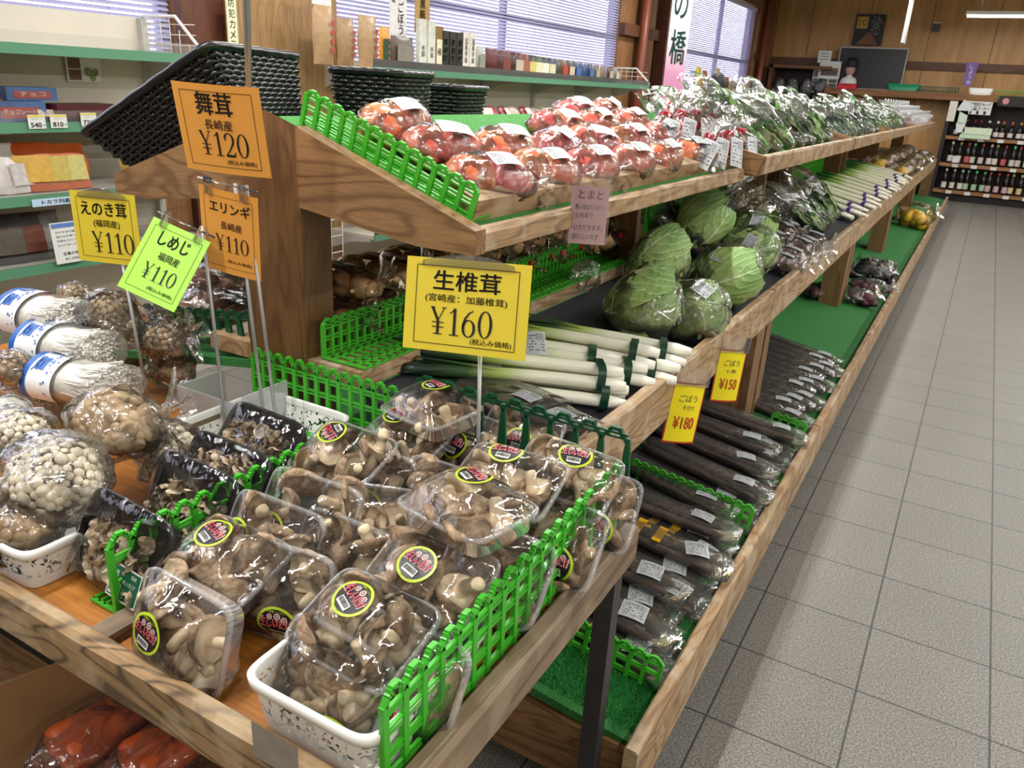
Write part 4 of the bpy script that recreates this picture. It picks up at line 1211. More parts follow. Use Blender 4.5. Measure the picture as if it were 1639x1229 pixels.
def greens_bag(seed, label, M, L=.27, wr=.075, kind=0, n=22, group='bagged leafy greens', cat='bagged greens', name='greens_bag', sticker=True):
    """bag standing along z: leaves inside a film cone with an open, flared top"""
    rnd = random.Random(seed); t = thing(name, label, cat, M, group)
    m = MB(); leaves(m, int(n * 2.4), L * .62, .021, wr * .58, seed, .45, .01, .75); m.build('leaves', LEAF[kind], t)
    f = MB(); nn = 30; lv = 14; vs = []
    for i in range(lv + 1):
        u = i / lv
        r = wr * (.45 + .75 * math.sin(min(1, u * 1.35) * math.pi / 2)) * (1 if u < .8 else 1 + (u - .8) * .6)
        for k in range(nn):
            a = 2 * math.pi * k / nn
            j = 1 + .16 * nz((math.cos(a) * 1.7, math.sin(a) * 1.7, u * 3), 1.2, seed) + (.10 * math.sin(k * 2.7 + seed) * max(0, u - .6) * 2)
            fl_ = .62 if u < .8 else .62 - (u - .8) * 2.0
            vs.append((r * j * math.cos(a), r * j * math.sin(a) * fl_, L * 1.12 * u + .02 * math.sin(k * 1.3 + seed) * (u > .9)))
    fs = [(i * nn + k, i * nn + (k + 1) % nn, (i + 1) * nn + (k + 1) % nn, (i + 1) * nn + k) for i in range(lv) for k in range(nn)]
    fs.append(tuple(range(nn - 1, -1, -1)))
    f.add(vs, fs, 0, None, True); f.build('bag', BAGL, t)
    if sticker:
        q = MB(); q.card(.04, .058, 0, T(0, -wr * .92, L * .5) @ RZ(rnd.uniform(-15, 15)) @ RX(82)); q.build('sticker', LBL, t)
    return t
def lean(x, y, z, ang, az=0, roll=0): return T(x, y, z) @ RZ(az) @ RY(-ang) @ RZ(90 + roll)
k = 0
for row, (x, hh, n) in enumerate(((-.51, .0, 8), (-.72, .02, 8))):
    for i in range(n):
        y = 3.27 + i * .265 + (row % 2) * .08; k += 1
        kind = [1, 1, 3, 1, 3, 2, 1, 1, 3, 1][(i + row) % 10]
        lb = 'clear bag of leafy greens, %s in the %s row of the second bay' % (ORD[i], ['front', 'ridge'][row])
        greens_bag(100 + k, lb, lean(x, y, top_z(x) + .04, 50 + (k * 31) % 24, (k * 47) % 50 - 25), .27 + .025 * ((k * 7) % 3), .088, kind, 20, sticker=(k % 3 != 2))
proto = {}
for kind, L in ((2, .2), (1, .22)):
    pass
k = 0
FAR = []
for (y0, y1, kinds, nm) in ((5.4, 7.5, (2, 2, 2, 1), 'third'), (7.65, 9.7, (1, 0, 2, 1), 'fourth')):
    for row, x in enumerate((-.52, -.72)):
        i = 0; y = y0
        while y < y1:
            kind = kinds[k % 4]; k += 1
            lb = 'clear bag of %s, %s in the %s row of the %s bay' % (['spinach', 'leafy greens', 'broccoli', ''][kind], ORD[i], ['front', 'rear'][row], nm)
            if kind not in proto:
                o = proto[kind] = greens_bag(300 + kind, lb, lean(x, y, top_z(x) + .035, 50), .23, .085, kind, 26, 'bagged greens of the farther bays')
            else:
                o = dup(proto[kind], lean(x, y, top_z(x) + .035, 44 + (k * 29) % 24, (k * 41) % 50 - 25) @ SCL(1, 1, .85 + .1 * ((k * 3) % 4)), lb)
            y += .25; i += 1
# red turnips with white film at the far end of the top tier
TURN = plain('red turnip skin', '#b8473a', .4, .3, 20)
def turnip_bag(label, M):
    t = thing('turnip_bag', label, 'bagged turnips', M, 'bagged red turnips')
    for i in range(3):
        m = MB(); m.ball((0, 0, 0), .034, 14, 10); m.build('turnip', TURN, t, T((i - 1) * .055, 0, .034))
    f = MB(); blob(f, (.1, .055, .045), 5, .15, 2, 0, T(0, 0, .038)); gather(f, (-.05, 0, .05), (-.6, 0, 1), .11, .05, 3); gather(f, (.03, .01, .05), (-.2, .3, 1), .09, .04, 8); f.build('bag', film('frosty bag film', .16, (1, 1, 1), 1.3, .1, 30, .9), t)
    return t
pt = None; k = 0
for row, x in enumerate((-.5, -.65, -.8)):
    for i in range(11):
        y = 9.95 + i * .265; M = T(x, y, top_z(x) + .01) @ RY(20) @ RZ((k * 61) % 60 + 50)
        lb = 'frosty bag of red turnips, %s in the %s row of the top tier end' % (ORD[i], ['front', 'middle', 'rear'][row]); k += 1
        if pt is None: pt = turnip_bag(lb, M)
        else: dup(pt, M, lb)

# ---- black wicker baskets behind the ridge
WICK = plain('black wicker', '#17171a', .28, .3, 60)
def rrect(w, d, r, n):
    """n points evenly spaced round a rounded rectangle"""
    P_ = []
    for cx, cy, a0 in ((w / 2 - r, d / 2 - r, 0), (-w / 2 + r, d / 2 - r, 90), (-w / 2 + r, -d / 2 + r, 180), (w / 2 - r, -d / 2 + r, 270)):
        for k in range(9):
            a = R(a0 + k * 11.25); P_.append((cx + r * math.cos(a), cy + r * math.sin(a)))
    P_.append(P_[0]); L = [0]
    for (x0, y0), (x1, y1) in zip(P_, P_[1:]): L.append(L[-1] + math.hypot(x1 - x0, y1 - y0))
    out = []; j = 0
    for i in range(n + 1):
        s_ = L[-1] * i / n
        while j < len(L) - 2 and L[j + 1] < s_: j += 1
        t = (s_ - L[j]) / max(1e-9, L[j + 1] - L[j])
        out.append((P_[j][0] + (P_[j + 1][0] - P_[j][0]) * t, P_[j][1] + (P_[j + 1][1] - P_[j][1]) * t))
    return out
def wicker_basket(label, M, w, d, h, flare=.8):
    """rows of willow woven over and under upright stakes"""
    t = thing('wicker_basket', label, 'basket', M, 'empty black wicker baskets')
    n = 4 * round((w + d) * 2 / .021 / 4); rows = round(h / .0105)
    m = MB()
    for i in range(rows):
        q = (i + .5) / rows; s = flare + (1 - flare) * q
        o = rrect(w * s, d * s, .025, n * 2)
        pts = []
        for k, (x, y) in enumerate(o):
            r_ = 1 + (.0042 if (k // 2 + i) % 2 == 0 else -.0042) * (1 if k % 2 == 0 else 0) / max(w, d) * 2
            pts.append((x * r_, y * r_, h * q))
        m.tube(pts, .0054, 6, 0, None, False)
    m.build('woven_wall', WICK, t)
    m = MB(); lo, hi = rrect(w * flare - .006, d * flare - .006, .025, 60), rrect(w - .006, d - .006, .025, 60)
    m.add([(x, y, .004) for x, y in lo] + [(x, y, h - .004) for x, y in hi], [(k, k + 1, 62 + k, 61 + k) for k in range(60)], 0, None, True); m.build('lining', WICK, t)
    m = MB()
    lo, hi = rrect(w * flare, d * flare, .025, n), rrect(w, d, .025, n)
    for k in range(n): m.tube([(lo[k][0], lo[k][1], 0), (hi[k][0], hi[k][1], h)], .003, 5, 0, None, False)
    m.build('stakes', WICK, t)
    m = MB(); m.box((0, 0, .004), (w * flare, d * flare, .006)); m.build('base', WICK, t)
    m = MB(); m.tube([(x, y, h + .0008 * math.sin(k * 1.2)) for k, (x, y) in enumerate(rrect(w + .006, d + .006, .03, 120))], .0095, 8, 0, None, False); m.build('rim', WICK, t)
    return t
A_, B_ = Vector((-1.52, 1.16, 1.262)), Vector((-1.205, 1.262, 1.462))
ax = (B_ - A_); wl_ = ax.length; ax.normalize(); ay = Vector((-.27, .96, 0)); ay = (ay - ax * ay.dot(ax)).normalized(); az = ax.cross(ay)
MB_ = Matrix(((ax.x, ay.x, az.x, 0), (ax.y, ay.y, az.y, 0), (ax.z, ay.z, az.z, 0), (0, 0, 0, 1)))
cen = (A_ + B_) / 2 + ay * .21
wicker_basket('large black wicker basket tilted on the back slope behind the orange card', T(cen - az * .15) @ MB_, wl_ + .01, .42, .15, .74)
p2 = P(575, 150, X=-1.16)
wicker_basket('middle black wicker basket standing behind the ridge of artificial turf', T(P(573, 120, X=-1.16)) @ T(0, .1, -.115) @ RZ(8), .2, .21, .125, .9)
wicker_basket('smallest looking black wicker basket farthest along the ridge', T(P(683, 152, X=-1.18)) @ T(0, .1, -.085) @ RZ(5), .19, .2, .11, .85)

# ---- leeks
LEEK = ramp_mat('leek', [(0, srgb('#efeee2')), (.42, srgb('#e8ead0')), (.55, srgb('#a8bd62')), (.68, srgb('#3f5c33')), (.85, srgb('#24382c'))], .35, 0, .06, 20)
ROOT = plain('leek root end', '#d8d0b0', .8)
BAND = plain('dark green band', '#123f2c', .4)
def leek_bundle(seed, label, p, yaw, tilt=0, n=3, L=.52, spread=.6, group='leek bundles', band=BAND):
    rnd = random.Random(seed); t = thing('leek_bundle', label, 'leeks', T(p) @ RZ(yaw) @ RY(tilt), group)
    for i in range(n):
        y = (i - (n - 1) / 2) * .030; z = 0 if i != 1 else .024
        x0 = rnd.uniform(-.012, .012)
        m = MB(); w = rnd.uniform(-.03, .03)
        pts = [(x0 + L * q, y + spread * y * q * q + w * q * q * q, z + .012 * math.sin(q * 2.4) * (1 - q * .7)) for q in [k / 14 for k in range(15)]]
        rr = [.0155 * (.75 if k == 0 else 1.05 if k < 2 else 1.0) * (1 - .1 * (k / 14)) for k in range(15)]
        m.tube(pts, rr, 12)
        for j in range(4):
            a = rnd.uniform(-.05, .05)
            q0 = .55
            def fn(u, v, a=a, j=j):
                q = q0 + v * .5
                return (x0 + L * q, y * (1 + spread * q * q) + w * q ** 3 + a * v * v * 1.2 + (u - .5) * .022 * (1 - v * .5), z + .014 + .012 * j * v * .7 - .02 * v * v + .005 * abs(u - .5))
            m.grid(fn, 2, 8)
        o = m.build('leek', LEEK, t)
        r = MB(); r.lathe([(0, 0), (.011, .001), (.012, .005)], 10, 0, T(x0 - .002, y, z) @ RY(90)); r.build('root_end', ROOT, o)
    b = MB(); pts = []
    for k in range(25):
        x, y = sup(2 * math.pi * k / 24, 4); pts.append((x * .049, y * .0335 + .012))
    vs = [(.055 + (.02 if e else 0), a, c) for e in (0, 1) for a, c in pts]
    b.add(vs, [(k, k + 1, 26 + k, 25 + k) for k in range(24)], 0, None, True); b.build('band', band, t)
    return t
for k, (px, py, z, yaw, tilt, lb) in enumerate([
        (1096, 576, .745, 200, -4, 'leek bundle farthest from the dark lattice, next to the cabbages'), (1052, 580, .775, 198, -3, 'leek bundle second from the cabbages, on top of others'),
        (1078, 603, .735, 206, -4, 'leek bundle at the very edge of the front board'), (1040, 606, .745, 208, -4, 'leek bundle fourth from the cabbages, root ends in the middle'),
        (1000, 612, .775, 212, -3, 'leek bundle on top of the pile nearest the dark green lattice'), (1004, 640, .735, 213, -4, 'lowest leek bundle nearest the dark green lattice'),
        (985, 590, .76, 204, -4, 'leek bundle in the middle of the pile with its band showing white print')]):
    p = P(px, py, z=z); leek_bundle(k + 5, lb, p, yaw, tilt)
q = thing('paper_wrap', 'white printed paper on the leek leaves behind the yellow shiitake card', 'label', T(P(858, 548, z=.84)) @ RZ(35) @ RX(30)); m = MB(); m.card(.05, .075, 0, None, .004); m.build('sheet', LBL2, q)
q = thing('paper_wrap', 'white printed paper tucked under the leek leaf tips', 'label', T(P(785, 585, z=.80)) @ RZ(30) @ RX(20)); m = MB(); m.card(.05, .04, 0, None, .004); m.build('sheet', LBL2, q)
# ---- brown sprout bag behind the dark lattice
BROWN = plain('brown root skin', '#7c5c48', .6, .3, 40)
def stick_pack(seed, label, M, n=4, L=.36, r=.012, mat=None, group='burdock packs', name='burdock_pack', cat='bagged burdock', tape=None, lab=1, wr=.03):
    rnd = random.Random(seed); t = thing(name, label, cat, M, group)
    for i in range(n):
        y = (i - (n - 1) / 2) * r * 2.0; z = r + (i % 2) * r * .9; m = MB()
        m.tube([(L * (q - .5), y + .004 * math.sin(q * 5 + i + seed), z + .002 * math.sin(q * 7 + i)) for q in (0, .02, .15, .35, .55, .75, .93, .98, 1)], [r * .5, r * .9, r, r * 1.02, r, r * .95, r * .85, r * .7, r * .3], 9)
        m.build('root', mat or BURM, t)
    if tape:
        for x in tape:
            m = MB(); m.bx(x - .012, x + .012, -n * r * 1.05, n * r * 1.05, r * 3.02, r * 3.1); m.build('yellow_print', YTAPE, t)
    f = MB(); nn = 22; lv = 18; vs = []
    for i in range(lv + 1):
        u = i / lv; x = L * 1.16 * (u - .5) + .012
        s = min(1, .35 + u * 9) * (1 if u < .9 else 1 + (u - .9) * 1.2)
        for k in range(nn):
            a = 2 * math.pi * k / nn; cx, cy = sup(a, 3); j = 1 + .10 * nz((u * 9, cx * 1.5, cy * 1.5), 1.1, seed)
            vs.append((x, (n * r * 1.12 + .004) * s * j * cx, r * 1.45 + (r * 1.75) * (s if u < .92 else s * (1 - (u - .92) * 7)) * j * cy))
    f.add(vs, [(i * nn + k, i * nn + (k + 1) % nn, (i + 1) * nn + (k + 1) % nn, (i + 1) * nn + k) for i in range(lv) for k in range(nn)], 0, None, True)
    f.build('sleeve', SLEEVE, t)
    if lab:
        q = MB(); q.card(.062, .042 if lab == 1 else .062, 0, T(L * .36, 0, r * 3.45) @ RZ(rnd.uniform(-14, 14) + 8), .003); q.build('sticker', LBL2 if lab == 2 else LBL, t)
    return t
SLEEVE = film('long sleeve film', .03, (1, 1, 1), 1.15, .06, 34, .5)
def bur_mat():
    n = NT('burdock skin'); b = n.bsdf(None, .75)
    f = n.noise(n.coords((6, 60, 60)), 3, 4, .6)
    n.link(n.ramp(f, [(.3, srgb('#3a2c24')), (.55, srgb('#5f4d40')), (.75, srgb('#86705e'))]), b.inputs['Base Color']); n.bump(f, .5, .003, b); return n.mat
BURM = bur_mat(); YTAPE = plain('yellow printed film', '#d9a413', .4)
stick_pack(7, 'bag of brown sprouting roots behind the dark green lattice, with white stickers', T(P(850, 668, z=.745)) @ RZ(-20) @ RY(0), 6, .22, .011, BROWN, 'bags behind the dark lattice', 'root_bag', 'bagged roots', None, 2)
stick_pack(8, 'bag of brown roots behind the dark green lattice, nearer the leeks', T(P(800, 640, z=.755)) @ RZ(-14), 6, .22, .011, BROWN, 'bags behind the dark lattice', 'root_bag', 'bagged roots', None, 1)
# ---- cabbages
def cabbage_mat():
    n = NT('cabbage leaf'); b = n.bsdf(None, .5)
    tc = n.new('TexCoord'); sx = n.new('SeparateXYZ'); n.link(tc.outputs['UV'], sx.inputs[0])
    u = n.math('ABSOLUTE', n.math('SUBTRACT', sx.outputs[0], .5)); v = sx.outputs[1]
    f = n.noise(tc.outputs['UV'], 5, 4)
    mid = n.math('LESS_THAN', u, n.math('MULTIPLY', n.math('SUBTRACT', 1.15, v), .028))
    s = n.math('SINE', n.math('MULTIPLY', n.math('ADD', n.math('SUBTRACT', v, n.math('MULTIPLY', u, 1.1)), n.math('MULTIPLY', f, .26)), 44))
    vein = n.math('GREATER_THAN', s, .90)
    base = n.ramp(n.math('ADD', n.math('MULTIPLY', v, .55), n.math('MULTIPLY', f, .5)), [(.2, srgb('#d8e6a8')), (.5, srgb('#b4d07e')), (.8, srgb('#82ab62'))])
    col = n.mix(n.math('MULTIPLY', vein, .4), base, srgb('#e2eec4')); col = n.mix(n.math('MULTIPLY', mid, .9), col, srgb('#eef4d8'))
    n.link(col, b.inputs['Base Color']); n.bump(n.math('ADD', n.math('MULTIPLY', s, .16), n.math('MULTIPLY', f, 3)), .5, .008, b)
    return n.mat
CABM = cabbage_mat()
def cabbage(seed, label, M, r=.1, loose=0, top=.0, st=(0, 0)):
    rnd = random.Random(seed); t = thing('cabbage', label, 'cabbage', M, 'bagged cabbages')
    h = MB()
    for k in range(9 + loose):
        a0 = k * 137.5 + seed * 20; wide = 2.1; lz = 1.0 + .012 * k; op = 0 if k < 9 else .35 + .12 * (k - 9)
        def fn(u, v, a0=a0, k=k, lz=lz, op=op):
            a = (u - .5) * wide * (.35 + .65 * math.sin(math.pi * min(.62, v * .66 + .04)))
            th = math.pi * (1 - v * (.93 if k < 9 else .8)) - .08
            rr = r * lz * (1 + .03 * math.sin(u * 9 + k) * v + op * v * v * .6)
            x = rr * math.sin(th) * math.cos(a); y = rr * math.sin(th) * math.sin(a); z = rr * 1.12 * math.cos(th) + (.05 * op * v)
            q = RZ(a0) @ Vector((x, y, z))
            return q + Vector(q).normalized() * (.003 * nz(q, 26, k) + .0022 * math.sin(v * 26 - abs(u - .5) * 20))
        h.grid(fn, 12, 14, 0)
    h.build('leaves', CABM, t)
    f = MB(); blob(f, (r * 1.16, r * 1.16, r * 1.3), seed, .14, 2.0)
    if top: gather(f, (0, 0, r * 1.1), (.25, .2, 1), top, r * 1.0, seed, 0, 26)
    f.build('bag', CABF, t)
    dv = (CAM_LOC - M.translation).normalized() * .75 + Vector((.25 * math.sin(st[0]), .1, .55 + .3 * math.cos(st[0])))
    dv = (M.to_3x3().inverted() @ dv).normalized()
    q = MB(); q.card(.058, .05, 0, T(Vector((dv.x * r * 1.2, dv.y * r * 1.2, dv.z * r * 1.33))) @ dv.to_track_quat('Z', 'Y').to_matrix().to_4x4() @ RZ(st[1]), .002); q.build('sticker', LBL, t)
    return t
# the head's own axis points up; lay it over towards the aisle
for k, (px, py, h, r, rot, lo, top, st, lb) in enumerate([
        (1030, 492, .085, .094, (18, -25), 1, 0, (200, -70), 'pointed cabbage nearest the leeks with a tilted white sticker'), (1108, 500, .08, .09, (30, 20), 0, 0, (120, 60), 'cabbage next to the front board beside the nearest cabbage'),
        (1160, 442, .10, .10, (24, 30), 1, 0, (80, -30), 'large cabbage above the front board, in the middle of the group'), (1055, 420, .10, .09, (-10, -40), 1, 0, (200, -15), 'cabbage at the back of the tier with a sticker on its top'),
        (1200, 405, .10, .092, (20, 40), 0, 0, (60, -40), 'cabbage farthest along the front board before the brown bags'), (1122, 362, .13, .095, (0, -10), 3, .17, (30, -50), 'open-leaved cabbage in a tall upright bag at the back'),
        (1196, 372, .14, .08, (6, 0), 2, .0, (90, -60), 'cabbage with dark outer leaf behind, sticker facing the aisle')]):
    p = on_mid(px, py, h); cabbage(k + 3, lb, T(p) @ RZ(rot[1]) @ RY(rot[0] + 35) @ RX(rot[1]), r, lo, top, st)
# ---- onions behind the fence
ONI = ramp_mat('onion skin', [(.0, srgb('#c48a5c')), (.5, srgb('#ecb27a')), (1, srgb('#f4d2a8'))], .35, 2, .25, 14)
def onion_mesh():
    m = MB(); m.lathe([(0, -.034), (.012, -.033), (.028, -.02), (.036, 0), (.031, .017), (.015, .029), (.006, .036), (.004, .046), (0, .047)], 18); return m.mesh('onion', ONI)
ONM = onion_mesh()
def onion_bag(seed, label, M, tape=False, n=3, s=1.0):
    rnd = random.Random(seed); t = thing('onion_bag', label, 'bagged onions', M, 'bagged onions on the raised step')
    for i in range(n): put(ONM, 'onion', t, T((i - (n - 1) / 2) * .066 * s, rnd.uniform(-.008, .008), .036 * s) @ RX(rnd.uniform(30, 120)) @ RZ(rnd.uniform(0, 360)) @ SCL(s, s, s))
    f = MB(); blob(f, (.034 * n * s + .02, .047 * s, .045 * s), seed, .13, 2, 0, T(0, 0, .04 * s)); gather(f, (.034 * n * s, 0, .045 * s), (1, .2, .8), .06, .035, seed); rest(f).build('bag', WRAP, t)
    if tape:
        q = MB(); q.box((.034 * n * s + .025, 0, .062 * s), (.012, .022, .014)); q.build('red_tape', RED, t)
    q = MB(); q.card(.06, .036, 0, T(-.01, -.01, .088 * s) @ RZ(rnd.uniform(-20, 20)), .003); q.build('sticker', LBL, t)
    return t
k = 0
for row, (x, z, n) in enumerate(((-.985, .842, 14), (-.975, .918, 11))):
    for i in range(n):
        y = 1.36 + i * (.113, .14)[row] + row * .05; k += 1
        lb = 'bag of three onions, %s from the end post in the %s row' % (ORD[i], ['lower', 'upper'][row])
        onion_bag(k, lb, T(x, y, z + .001) @ RZ((k * 43) % 30 - 15), tape=(i > 6))
onion_bag(77, 'single loose bag of onions with red tape beyond the green onion fence', T(P(955, 405, z=.87)) @ RZ(60), True, 2)
POT = ramp_mat('red potato skin', [(0, srgb('#6d4530')), (.6, srgb('#8f5c40')), (1, srgb('#a8755a'))], .5, 2, .2, 20)
for k, (px, py, z, lb) in enumerate([(350, 500, .79, 'bag of red brown potatoes behind the dark lattice left of the post'), (330, 465, .83, 'upper bag of red brown potatoes with red tape left of the post'), (250, 500, .78, 'bag of potatoes hidden behind the green price card')]):
    t = thing('potato_bag', lb, 'bagged potatoes', T(P(px, py, z=z).x, 1.42 + .05 * k, z) @ RZ(20), 'bagged potatoes')
    for i in range(5):
        m = MB(); m.ball((0, 0, 0), (.05, .038, .036), 14, 10, 0, None, lambda p, i=i: p * (1 + .15 * nz(p, 1.5, i))); m.build('potato', POT, t, T((i % 3 - 1) * .075, (i // 3) * .05 - .02, (i % 2) * .03) @ RZ(i * 50))
    f = MB(); blob(f, (.14, .09, .075), k + 4, .12, 2); gather(f, (.12, 0, .03), (1, 0, .5), .08, .05, k); f.build('bag', BAGF, t)
    if k == 1: m = MB(); m.box((.15, 0, .045), (.016, .03, .02)); m.build('red_tape', RED, t)

# ---- second bay, middle tier: taro and greens
TARO = plain('taro skin', '#6e5140', .8, .4, 25, .5)
LUMP = []
for i in range(3):
    m = MB(); m.ball((0, 0, 0), (.03, .024, .023), 12, 9, 0, None, lambda p, i=i: p * (1 + .25 * nz(p, 1.6, i * 3))); LUMP.append(m.mesh('taro', TARO))
def lump_bag(seed, label, M, meshes, nm, cat, group, n=6, r=(.075, .055, .045), sticker=True, filmm=None):
    rnd = random.Random(seed); t = thing(nm + '_bag', label, cat, M, group)
    for i in range(n): put(meshes[i % len(meshes)], nm, t, T(rnd.uniform(-.6, .6) * r[0], rnd.uniform(-.55, .55) * r[1], .025 + .026 * (i % 2)) @ RZ(rnd.uniform(0, 360)) @ RX(rnd.uniform(-40, 40)))
    f = MB(); blob(f, (r[0] * 1.1, r[1] * 1.15, r[2]), seed, .15, 2, 0, T(0, 0, r[2] * .9)); gather(f, (r[0], 0, r[2]), (1, .3, .6), .05, .035, seed); rest(f).build('bag', filmm or BAGF2, t)
    if sticker:
        q = MB(); q.card(.075, .042, 0, T(0, 0, r[2] * 1.95) @ RZ(rnd.uniform(-30, 30)), .003); q.build('sticker', LBL, t)
    return t
tb_ = None; k = 0
for row, x in enumerate((-.37, -.50, -.63)):
    for i in range(7):
        y = 3.14 + i * .178 + row * .06
        if row < 1 and i < 2: continue
        lb = 'bag of brown taro with a white sticker, %s along the %s row past the cabbages' % (ORD[i], ['front', 'middle', 'rear'][row]); k += 1
        M = T(x, y, mid_z(x) + .004) @ RY(11) @ RZ((k * 67) % 80 - 40)
        if tb_ is None or k == 5:
            o = lump_bag(500 + k, lb, M, LUMP, 'taro', 'bagged taro', 'bagged taro'); tb_ = tb_ or o
        else: dup(tb_, M @ SCL(1, 1, 1 + .2 * (k % 2)), lb)
for k, (x, y, ang, az, kind, L, lb) in enumerate([
        (-.37, 4.52, 60, 12, 1, .34, 'bag of green mustard leaves lying nearest the taro'), (-.37, 4.77, 58, -8, 0, .34, 'bag of dark green leaves lying second from the taro'), (-.38, 5.05, 52, 5, 1, .36, 'tall shiny bag of green leaves beside the spring onions'),
        (-.64, 4.35, 60, 10, 0, .26, 'bag of dark green leaves at the back of the taro'), (-.68, 4.62, 60, 0, 0, .26, 'bag of dark green leaves behind the mustard leaves'), (-.70, 5.0, 60, 0, 1, .26, 'bag of green leaves at the back beside the spring onions'),
        (-.70, 3.5, 50, 0, 0, .25, 'small bag of dark leaves at the back behind the cabbages'), (-.72, 3.25, 55, 0, 0, .25, 'bag of dark leaves against the green fence behind the tall cabbage bag')]):
    greens_bag(600 + k, lb, lean(x, y, mid_z(x) + .06, ang, az), L, .1, kind, 30, 'greens on the middle tier')
# ---- spring onions with purple ties, third and fourth bay
PURP = plain('purple tie', '#4a3a86', .5)
NEGI = ramp_mat('spring onion', [(0, srgb('#e9e6d6')), (.5, srgb('#e2e6c8')), (.62, srgb('#9db85a')), (.75, srgb('#3f7a3c')), (1, srgb('#2a5a34'))], .4, 0, .05, 20)
def negi(label, M):
    t = thing('spring_onion_bundle', label, 'spring onions', M, 'spring onions with purple ties')
    for i in range(4):
        m = MB(); y = (i - 1.5) * .022
        m.tube([(-.03 + .62 * q, y * (1 + .3 * q), .014 + .012 * (i % 2) + .01 * math.sin(q * 3)) for q in [j / 9 for j in range(10)]], [.009, .0125, .0125, .012, .012, .0115, .011, .01, .009, .006], 8); m.build('stalk', NEGI, t)
    m = MB(); m.box((.05, 0, .02), (.022, .098, .046)); m.build('tie', PURP, t)
    return t
pn = None; k = 0
for i in range(30):
    y = 5.42 + i * .118; x = -.345 + .03 * ((i * 7) % 3 - 1)
    lb = 'bundle of spring onions with a purple tie, %s from the leafy bags' % ORD[i]
    M = T(x, y, mid_z(x) + .01 + .02 * (i % 2)) @ RZ(180 + (i * 29) % 12 - 6) @ RY(-11)
    pn = negi(lb, M) if pn is None else (dup(pn, M, lb), pn)[1]
# ---- yellow citrus
CIT = plain('citrus peel', '#e8b82c', .4, .15, 40, .2)
cm = MB(); cm.ball((0, 0, 0), (.042, .042, .038), 14, 10); CIM = [cm.mesh('citrus', CIT)]
cb_ = None; k = 0
for row, x in enumerate((-.42, -.65)):
    for i in range(10):
        y = 9.1 + i * .32 + row * .1; k += 1
        lb = 'bag of yellow citrus, %s in the %s row of the far middle tier' % (ORD[i], ['front', 'middle', 'rear'][row])
        M = T(x, y, mid_z(x) + .005 + 0) @ RZ((k * 53) % 90)
        if cb_ is None: cb_ = lump_bag(800, lb, M, CIM, 'citrus', 'bagged citrus', 'bagged yellow citrus', 9, (.13, .11, .08), False, CITF)
        else: dup(cb_, M, lb)
lump_bag(830, 'bag of yellow citrus alone on the lowest tier at the far end', T(P(1497, 322, z=.25).x - .05, 9.35, .24) @ SCL(1.5, 1.5, 1.9), CIM, 'citrus', 'bagged citrus', 'citrus on the lowest tier', 9, (.11, .1, .07), False, CITF)

# ---- lowest tier: burdock packs
k = 0
for i in range(28):
    up = i > 18; y = 1.45 + i * .08 if not up else 1.49 + (i - 19) * .165
    L = .40 + .03 * ((i * 5) % 3); x = -.085 - L * .5 - .03 * ((i * 7) % 3)
    lb = 'long sleeve of burdock roots, %s in the %s layer from the black table leg' % (ORD[i - 19 * up], 'top' if up else 'bottom')
    stick_pack(900 + i, lb, T(x, y, low_z(x) + .008 + (.043 if up else 0)) @ RY(6.8) @ RZ((i * 37) % 17 - 11), 3, L, .0125, tape=((-.12, -.02, .04) if i in (0, 1, 2, 3, 4, 5, 6, 19, 20, 21) else None), lab=2 if i < 8 or i in (19, 20, 21) else 1, group='burdock packs of the near bay')
for i in range(12):
    y = 3.12 + i * .08; L = .36; x = -.10 - L * .5 - .03 * ((i * 5) % 3)
    lb = 'long sleeve of burdock roots in the second bay, %s counted from its joint' % ORD[i]
    stick_pack(950 + i, lb, T(x, y, low_z(x) + .008 + 0) @ RY(6.8) @ RZ((i * 41) % 11 - 8), 3, L, .0125, group='burdock packs of the second bay')
SWP = plain('sweet potato skin', '#5a3140', .6, .3, 20, .3)
sm = MB(); sm.ball((0, 0, 0), (.085, .035, .033), 14, 10, 0, None, lambda p: p * (1 + .2 * nz(p, 1.5, 2))); SWM = [sm.mesh('sweet_potato', SWP)]
for k, (px, py, lb) in enumerate([(1392, 462, 'bag of purple sweet potatoes by the aisle board of the second bay'), (1368, 478, 'bag of purple sweet potatoes against the post of the second bay'), (1310, 470, 'bag of purple sweet potatoes behind the post of the second bay')]):
    p = on_low(px, py, .03); lump_bag(980 + k, lb, T(p.x, p.y, low_z(p.x) + .004) @ RZ(k * 25), SWM, 'sweet_potato', 'bagged sweet potatoes', 'bagged sweet potatoes', 4, (.12, .075, .05), False)
AUB = plain('aubergine skin', '#1d1a26', .2)
am = MB(); am.ball((0, 0, 0), (.06, .03, .03), 12, 9); AUM = [am.mesh('aubergine', AUB)]
tr_ = thing('flat_tray', 'flat black tray on green turf under the dark vegetable bags', 'tray', T(-.24, 6.35, low_z(-.24) + .012) @ RY(6.8)); m = MB(); rings_mesh(m, [(.17, .27, .012), (.165, .265, .012), (.15, .25, 0), (.02, .02, 0)], 40); m.build('tray', BTR, tr_)
for k in range(6):
    lump_bag(990 + k, 'bag of dark aubergines on the flat tray, %s from the near edge' % ORD[k], T(-.22 + .09 * (k % 2) - .05, 6.18 + .16 * (k // 2), low_z(-.22) + .018) @ RZ(k * 40), AUM, 'aubergine', 'bagged aubergines', 'bagged aubergines', 4, (.08, .06, .05), False)

